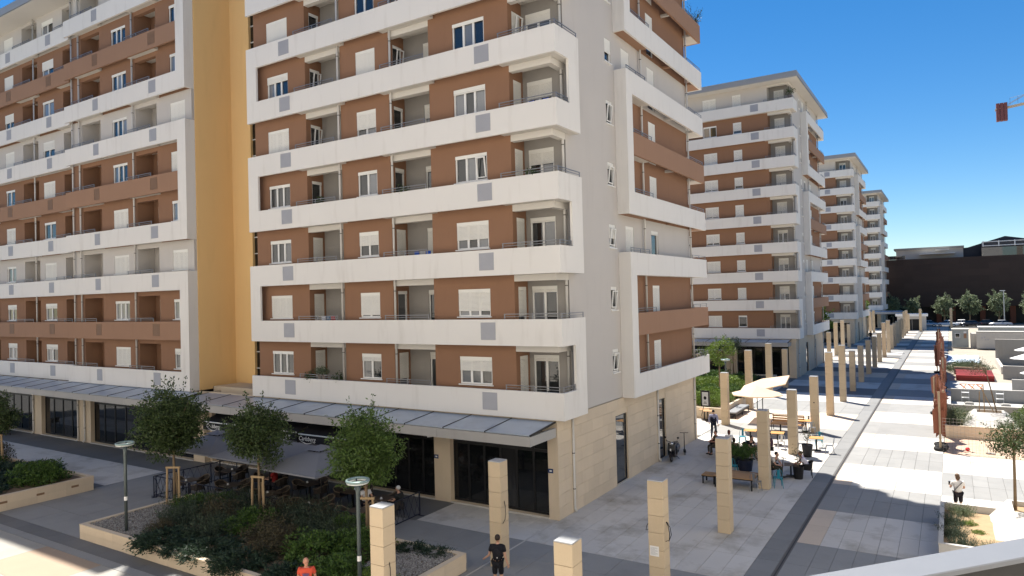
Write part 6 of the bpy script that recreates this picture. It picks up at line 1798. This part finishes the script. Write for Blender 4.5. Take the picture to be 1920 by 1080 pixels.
# orange trestles
for i in range(3):
    r_ = thing('trestle', 'small orange trestle on the white ground before the red beams, ' + ('left', 'middle', 'right')[i], 'trestle', (0.75 + i * .62, 73.6, 0), .3, 'orange trestles on the site')
    mb = MB(); mb.tube([(-.25, -.2, 0), (.25, .2, .5)], .04, 6); mb.build('leg', 'orange_plastic', r_)
    mb = MB(); mb.tube([(.25, -.2, 0), (-.25, .2, .5)], .04, 6); mb.build('leg', 'orange_plastic', r_)
    mb = MB(); mb.tube([(-.3, .2, .5), (.3, .2, .5)], .03, 6); mb.build('crossbar', 'orange_plastic', r_)
r_ = thing('tarpaulin', 'pale blue tarpaulin lying flat on the site', 'tarpaulin', (0.9, 104, 0.02), 0)
rg_ = random.Random(4); n = 10; vs = []; fs = []
for j in range(n + 1):
    for i in range(n + 1): vs.append((-1.5 + 3.4 * i / n + rg_.uniform(-.1, .1), -5 + 10 * j / n + rg_.uniform(-.2, .2), rg_.uniform(0, .16)))
for j in range(n):
    for i in range(n): fs.append((j * (n + 1) + i, j * (n + 1) + i + 1, (j + 1) * (n + 1) + i + 1, (j + 1) * (n + 1) + i))
mb = MB(); mb.add(vs, fs); mb.build('sheet', 'tarp_blue', r_)
# weeds
for i, (x, y, s) in enumerate(((0.2, 89, 1.2), (1.6, 90, 1.5), (2.5, 88.5, 1.1), (.9, 91, 1.3))):
    shrub('sage', x, y, 0, s, 'grey-green weeds on rubble behind the red beams, %s' % ('leftmost', 'tallest', 'rightmost', 'rearmost')[i], group='weeds on the site')
# open concrete cellar boxes
lwall('foundation_wall', 'tall pale concrete wall with stained face at the right picture edge', [(4.2, 98.5), (11, 98.0)], .3, 2.9, 'concrete')
lwall('foundation_wall', 'concrete stair wall left of the tall stained wall', [(4.2, 98.4), (4.2, 88)], .25, .7, 'concrete_pale')
lwall('foundation_wall', 'low concrete cellar wall before the white parasols', [(4.1, 83.0), (11, 82.3)], .25, 1.3, 'concrete')
lwall('foundation_wall', 'low concrete cellar wall nearest the pit at the right picture edge', [(4.2, 73.0), (11, 72.5)], .25, 1.1, 'concrete')
for i, (x, y, z) in enumerate(((7.2, 94.0, 2.6), (6.4, 87.0, 2.3), (6.5, 76.5, 1.9))):
    parasol('pale folded-out parasol among the cellar walls, %s' % ('farthest', 'middle', 'nearest')[i], x, y, 3.0, 3.0, z, z - .55, 'white_paint', 'pale parasols at the site edge', .3, False, oct_=True)
# cabin and container
cb = thing('site_cabin', 'small grey-green site cabin with a window and a sign', 'cabin', (1.0, 123.5, 0), 0)
mb = MB(); mb.box(-1.0, -.9, .15, 1.05, 1.2, 2.75); mb.build('wall', 'cabin_grey', cb); mb = MB(); mb.box(-1.1, -1.0, 2.751, 1.15, 1.3, 2.87); mb.build('roof', 'concrete_pale', cb)
mb = MB(); mb.box(-.65, -.93, 1.55, .0, -.901, 2.25); wf = mb.build('window', 'white_paint', cb); mb = MB(); mb.box(-.58, -.937, 1.62, -.07, -.931, 2.18); mb.build('pane', 'side_glass', wf)
mb = MB(); mb.box(.45, -.92, 1.5, .8, -.901, 2.2); mb.build('notice', 'brown_band', cb); mb = MB(); mb.box(.45, -.92, 2.25, .8, -.901, 2.5); mb.build('notice', 'paper', cb)
mb = MB(); mb.box(1.3, -.8, 0, 2.1, 1.0, 2.2); mb.build('annex', 'concrete_pale', cb)
ct = thing('shipping_container', 'long pale grey site container with faded lettering', 'container', (6.0, 121.5, 0), R(-3))
mb = MB(); mb.box(-3.0, -1.2, .1, 3.6, 1.2, 2.6); mb.build('body', 'concrete_pale', ct)
for i in range(44):
    if i % 2: continue
    mb = MB(); x = -2.95 + i * .15; mb.box(x, -1.225, .2, x + .1, -1.201, 2.5); mb.build('corrugation', 'concrete_pale', ct)
for z in (.1, 2.5):
    mb = MB(); mb.box(-3.03, -1.24, z, 3.63, -1.2255, z + .12); mb.build('rail', 'concrete', ct)
mb = MB()
for i, (x, z) in enumerate(((-2.4, 1.6), (-2.1, 1.7), (-2.0, 1.35), (-1.7, 1.35))): mb.box(x, -1.2405, z, x + .18, -1.2265, z + .2)
mb.build('lettering', 'louvre_grey', ct)
ct2 = thing('shipping_container', 'second pale container with white roof behind the first', 'container', (6.6, 127.5, 0), R(-3))
mb = MB(); mb.box(-3.2, -1.2, .1, 4.2, 1.2, 2.9); mb.build('body', 'cabin_grey', ct2); mb = MB(); mb.box(-3.3, -1.3, 2.901, 4.3, 1.3, 3.0); mb.build('roof', 'white_paint', ct2)
for i, (x, y, l) in enumerate(((2.6, 140, 6.0), (6.5, 146, 9.0))):
    r_ = thing('rusty_beam', 'long rusty steel beam lying behind the containers, ' + ('nearer', 'farther')[i], 'beam', (x, y, 0), 0, 'rusty beams on the site')
    for k in range(3):
        mb = MB(); mb.box(0, k * .5, .3 + .35 * (k % 2), l, k * .5 + .4, .65 + .35 * (k % 2)); mb.build('flange', 'rust', r_)
    mb = MB(); mb.box(.2, 0, 0, .5, 1.4, .29); mb.box(l - .5, 0, 0, l - .2, 1.4, .29); mb.build('support', 'timber', r_)
# temporary fence: posts in old tyres with brown netting, running along the promenade
def tyre(root, x, y, z, r=.34, w=.2):
    mb = MB(); mb.torus((x, y, z + w / 2), r - .09, r - .09, .1, 22, 8); mb.build('tyre', 'rubber', root, True)
rg_ = random.Random(12)
ys = [45.9, 47.2, 51.5, 55.0, 58.8, 63.0, 68.0, 74.0, 80.5, 87.0, 95.0, 103.0, 111.0, 119.0, 128.0]
for i, y in enumerate(ys):
    x = -0.72 - .012 * (y - 45) + (rg_.uniform(-.3, .3) if i else 0)
    r_ = thing('fence_post', ('nearest' if i == 0 else ORD[i]) + ' fence post in an old tyre along the building site', 'fence post', (x, y, 0), 0, 'fence posts standing in old tyres')
    tyre(r_, 0, 0, 0)
    if i == 0: tyre(r_, .06, .55, 0)
    mb = MB(); mb.tube([(0, 0, 0), (rg_.uniform(-.08, .08), rg_.uniform(-.1, .1), 2.7 if i % 3 else 3.3)], .055, 8); mb.build('post', 'timber' if i % 2 == 0 else 'rust', r_)
    if i < len(ys) - 1:
        y2 = ys[i + 1]; nt_ = thing('netting', ('nearest' if i == 0 else ORD[i]) + ' stretch of brown torn netting between the site fence posts', 'netting', (x, y, 0), 0, 'brown netting of the site fence')
        vs = []; fs = []; m_ = 7
        for j in range(m_ + 1):
            yy = (y2 - y) * j / m_
            a = rg_.uniform(.55, 1.1); b = rg_.uniform(2.1, 2.9); c = rg_.uniform(-.32, .30)
            vs += [(c, yy, a), (c + rg_.uniform(-.05, .05), yy, (a + b) / 2), (c + rg_.uniform(-.08, .08), yy, b)]
        for j in range(m_):
            if i > 2 and rg_.random() < .15: continue
            for q in range(2): fs.append((j * 3 + q, (j + 1) * 3 + q, (j + 1) * 3 + q + 1, j * 3 + q + 1))
        for j in range(m_):
            k0 = len(vs); s = vs[j * 3 + 2]; w_ = rg_.uniform(.06, .14); vs += [(s[0], s[1], s[2] - .05), (s[0] + rg_.uniform(-.2, .3), s[1] + .3, s[2] + rg_.uniform(.0, .2)), (s[0] + w_, s[1] + .4, s[2] - .05)]; fs.append((k0, k0 + 1, k0 + 2))
        mb = MB(); mb.add(vs, fs); mb.build('cloth', 'rust_net', nt_)
# welded wire mesh panel across the pink paving
wm = thing('wire_mesh_fence', 'thin welded wire mesh fence standing across the pink paving', 'fence', (-0.6, 45.5, 0), R(-2))
L_ = 4.4
for i in range(int(L_ / .17) + 1):
    mb = MB(); mb.tube([(i * .17, 0, .05), (i * .17, 0, 1.9)], .0045, 4, False); mb.build('wire', 'mesh_wire', wm)
for i in range(11):
    mb = MB(); mb.tube([(0, .006, .08 + i * .18), (L_, .006, .08 + i * .18)], .0045, 4, False); mb.build('wire', 'mesh_wire', wm)
r_ = thing('red_ball', 'small red ball lying on the pink paving', 'ball', (0.55, 46.3, .0), 0)
mb = MB(); mb.ball((0, 0, .11), .11, 12, 10); mb.build('skin', cmat((0.6, 0.02, 0.03), .4), r_, True)
r_ = thing('rubble', 'small heap of stones on the pink paving by the mesh fence', 'rubble', (1.6, 45.9, 0), 0)
for i in range(6):
    mb = MB(); mb.ball((rg_.uniform(-.25, .25), rg_.uniform(-.15, .15), .05), (rg_.uniform(.05, .12), rg_.uniform(.05, .1), .06), 6, 5); mb.build('stone', 'concrete', r_)
# slanted props of the thin tree
for i, (a, b) in enumerate((((1.3, 52.6), (.05, 52.4)), ((2.1, 52.5), (.6, 52.9)), ((1.6, 53.1), (1.35, 52.6)))):
    r_ = thing('tree_prop', 'slanted wooden prop of the thin site tree, ' + ('left', 'right', 'upright')[i], 'tree stakes', (*a, 1.2), 0, 'slanted props of the site tree')
    mb = MB(); mb.tube([(0, 0, 0), (1.45 - a[0] + .1 * i - .1, 52.7 - a[1], 1.35 + .2 * i)], .03, 6); mb.build('stake', 'stake_wood', r_)

# ------------------------------------------------------------------ far end: mall, cars, kiosk, lamp, crane
mat('mall_cladding', (0.046, 0.029, 0.024), 0.6, 0.12, 0.4, 0.06, objvar=0.12)
mat('mall_rust', (0.16, 0.055, 0.03), 0.7, 0.1)
mat('mall_roof', (0.03, 0.032, 0.042), 0.5, 0.05)
ml = thing('shopping_mall', 'long dark brown clad mall closing the far end of the promenade', 'mall', (0, 204, 0), 0)
mb = MB(); mb.box(-40, .06, 4.2, 60, 60, 16.4); mb.build('wall', 'mall_cladding', ml)
mb = MB(); mb.box(-40, 3.0, 0, 60, 60, 4.2); mb.build('recessed_base', 'black_frame', ml)
nr = 8
for r_i in range(nr):
    z0 = 4.2 + 12.2 * r_i / nr
    w = 4.0; off = (r_i % 2) * 2.0
    x = -24 - off
    while x < 30:
        def f():
            q = MB(); q.box(.02, 0, .02, w - .02, .05, 12.2 / nr - .02); return q.mesh('cladding_panel', 'mall_cladding')
        link('cladding_panel', cached('mallp', f), ml, (x, 0, z0)); x += w
for x in (-9.0, -2.6, .35, 6.5, 12.5, 18.6, 24.5):
    mb = MB(); mb.prism([(x - .55, .6), (x + .55, .6), (x + .55, 1.6), (x - .55, 1.6)], 0, 4.19); mb.build('column', 'mall_rust', ml)
mb = MB(); mb.box(-11.9, 6, 16.4, 3.0, 20, 19.0); mb.build('penthouse', 'grey_render', ml)
mb = MB(); mb.box(-12.4, 5.4, 19.0, 3.2, 21, 19.5); mb.build('penthouse_roof', 'concrete', ml)
mb = MB(); mb.box(-19, .5, 16.45, -9.6, .6, 17.4); mb.build('glass_parapet', 'side_glass', ml)
mb = MB(); mb.box(-6.5, 3, 17.6, 1.2, 6.5, 17.75); mb.box(-3, 3, 18.6, 0, 5.5, 18.72); mb.build('canopy_roof', 'white_paint', ml)
mb = MB(); mb.extr([(-2.5, 16.4), (-2.5, 18.6), (4.0, 19.0), (11.8, 21.4), (18.5, 20.0), (40, 20), (40, 16.4)], 'y', 7, 30); mb.build('black_roof', 'mall_roof', ml)
mb = MB(); mb.box(6.8, 3.6, 16.45, 40, 3.7, 18.6); mb.build('terrace_glazing', 'side_glass', ml)
for z in (18.9, 19.9):
    mb = MB(); mb.box(7.0, 3.0, z, 40, 3.25, z + .18); mb.build('pergola_beam', 'white_paint', ml)
for i in range(8):
    mb = MB(); mb.box(7.0 + i * 3.2, 2.95, 18.8, 7.2 + i * 3.2, 3.3, 20.2); mb.build('pergola_post', 'white_paint', ml)
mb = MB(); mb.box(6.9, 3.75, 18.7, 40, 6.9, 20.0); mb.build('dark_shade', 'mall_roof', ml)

mat('car_white', (0.72, 0.72, 0.72), 0.25, 0.02, spec=0.6); mat('car_black', (0.015, 0.015, 0.017), 0.2, 0.02, spec=0.6); mat('car_silver', (0.42, 0.43, 0.45), 0.3, 0.02, metal=0.5)
mat('car_glass', (0.01, 0.012, 0.014), 0.05, 0.02, spec=0.8); mat('tail_red', (0.3, 0.01, 0.01), 0.3, 0.02)
def car(label, x, y, rz, m):
    root = thing('car', label, 'car', (x, y, 0), rz, 'cars parked along the far road')
    L = 2.15; W = .86
    # body lofted from cross sections along x
    sec = [(-2.15, .42, .60, .70), (-2.0, .30, .82, .80), (-1.1, .26, .93, .86), (.6, .26, .96, .87), (1.6, .28, .94, .86), (2.05, .34, .84, .82), (2.15, .45, .66, .74)]
    vs = []; fs = []
    for sx, zl, zh, w in sec: vs += [(sx, -w, zl), (sx, -w * 1.02, (zl + zh) / 2), (sx, -w * .92, zh), (sx, w * .92, zh), (sx, w * 1.02, (zl + zh) / 2), (sx, w, zl)]
    for i in range(len(sec) - 1):
        for j in range(6): fs.append((i * 6 + j, i * 6 + (j + 1) % 6, (i + 1) * 6 + (j + 1) % 6, (i + 1) * 6 + j))
    fs += [tuple(range(6)), tuple(range(len(sec) * 6 - 1, len(sec) * 6 - 7, -1))]
    mb = MB(); mb.add(vs, fs); mb.build('body', m, root, True)
    cab = [(-1.15, .93), (-.45, 1.42), (.9, 1.46), (1.75, .95)]
    vs = [(a, s * (.78 if b < 1.2 else .62), b) for s in (-1, 1) for a, b in cab]
    mb = MB(); mb.add(vs, [(0, 1, 2, 3), (7, 6, 5, 4), (0, 4, 5, 1), (2, 6, 7, 3)]); mb.build('window', 'car_glass', root)
    mb = MB(); mb.add([(-.5, -.63, 1.41), (.95, -.63, 1.45), (.95, .63, 1.45), (-.5, .63, 1.41), (-.42, -.5, 1.50), (.82, -.5, 1.53), (.82, .5, 1.53), (-.42, .5, 1.50)], [(4, 5, 6, 7), (0, 1, 5, 4), (1, 2, 6, 5), (2, 3, 7, 6), (3, 0, 4, 7)]); mb.build('roof', m, root, True)
    for px in (.22,):
        for s in (-1, 1): mb = MB(); mb.tube([(px, s * .80, .93), (px, s * .64, 1.44)], .035, 5); mb.build('pillar', m, root)
    for wx in (-1.35, 1.3):
        for s in (-1, 1):
            M = Matrix.Translation((wx, s * .8, .32)) @ Matrix.Rotation(math.pi / 2, 4, 'X')
            mb = MB(); mb.lathe([(.2, -.1), (.32, -.1), (.33, 0), (.32, .1), (.2, .1)], 18, M); o = mb.build('wheel', 'rubber', root)
            mb = MB(); mb.lathe([(.2, -.105), (.2, .105)], 14, M); mb.build('rim', 'car_silver', o)
    for s in (-1, 1):
        mb = MB(); mb.ball((-2.1, s * .6, .68), (.06, .14, .07), 8, 6); mb.build('headlight', 'porcelain', root)
        mb = MB(); mb.ball((2.1, s * .62, .76), (.05, .12, .08), 8, 6); mb.build('taillight', 'tail_red', root)
    return root
car('silver hatchback at the far road, leftmost beside the kiosk', -4.8, 187.6, R(3), 'car_silver')
car('white car at the far road behind the lone pillar', -0.9, 188.2, 0, 'car_white')
car('black and white looking dark car at the far road, second from the lone pillar', 3.6, 188.0, R(-3), 'car_black')
car('silver car at the far road, rightmost in view', 9.2, 188.4, 0, 'car_silver')
car('dark car at the far road behind the far lamp', 6.4, 191.0, 0, 'car_black')
car('white car just showing behind the black one at the far road', 1.7, 190.8, 0, 'car_white')
kk = thing('kiosk', 'white flat-roofed kiosk with dark doorway at the far end of the promenade', 'kiosk', (-7.3, 173.5, 0), 0)
mb = MB(); mb.extr([(-2.7, 0), (-2.7, 3.0), (2.7, 3.0), (2.7, 0), (1.6, 0), (1.6, 2.4), (-1.4, 2.4), (-1.4, 0)], 'y', -1.0, 1.5); mb.build('wall', 'concrete_pale', kk)
mb = MB(); mb.prism([(-3.0, -1.4), (3.1, -1.4), (2.9, 1.8), (-3.0, 1.8)], 3.001, 3.55); mb.build('roof', 'white_paint', kk)
mb = MB(); mb.box(-1.39, -.6, 0, 1.59, -.5, 2.39); mb.build('door', 'black_frame', kk)
mb = MB(); mb.box(.05, -.66, 0, .12, -.601, 2.39); mb.build('mullion', 'steel_grey', kk)
fl = thing('street_lamp', 'tall slim white street lamp in front of the mall trees', 'street lamp', (10.0, 190, 0), 0)
mb = MB(); mb.tube([(0, 0, 0), (0, 0, 7.9)], [.12, .08], 8); mb.build('post', 'steel_white', fl); mb = MB(); mb.box(-.7, -.15, 7.9, .3, .15, 8.05); mb.build('head', 'white_paint', fl)
mat('crane_paint', (0.42, 0.36, 0.28), 0.5, 0.05); mat('crane_red', (0.20, 0.07, 0.065), 0.6, 0.08, objvar=0.1)
cr = thing('tower_crane', 'counter-jib of a tower crane with red ballast slabs against the sky', 'crane', (6.2, 120, 34.4), 0)
d_ = Vector((1, .25, .155)).normalized()
for k in range(3):
    mb = MB(); mb.box(.0 + k * .45, -.5, -2.0, .40 + k * .45, .5, .45); mb.build('ballast', 'crane_red', cr)
for s in (-.45, .45):
    mb = MB(); mb.tube([Vector((-.1, s, -.35)), Vector((-.1, s, -.35)) + d_ * 14], .11, 6); mb.build('girder', 'crane_paint', cr)
for i in range(10):
    a = Vector((1.6 + i * 1.2, -.45, -.1 + .18 * i)); b = a + Vector((.6, .9, .1)); mb = MB(); mb.tube([a, b], .04, 5); mb.build('brace', 'crane_paint', cr)
for s in (-.4, .4):
    mb = MB(); mb.tube([(1.4, s, .2), (14, s + 2.8, 7.5)], .035, 5); mb.build('tie_rope', 'steel_grey', cr)
mb = MB()
for k in range(6): mb.tube([(1.6 + k * .9, -.5, .0 + .14 * k), (1.6 + k * .9, -.5, .95 + .14 * k)], .02, 4)
mb.tube([(1.6, -.5, .95), (6.2, -.5, 1.65)], .02, 4); mb.build('handrail', 'steel_grey', cr)
mb = MB(); mb.box(13.3, 2.5, -34.4, 14.9, 4.1, 6.0); mb.build('mast', 'crane_paint', cr)
bpy.data.scenes.remove(WORK)
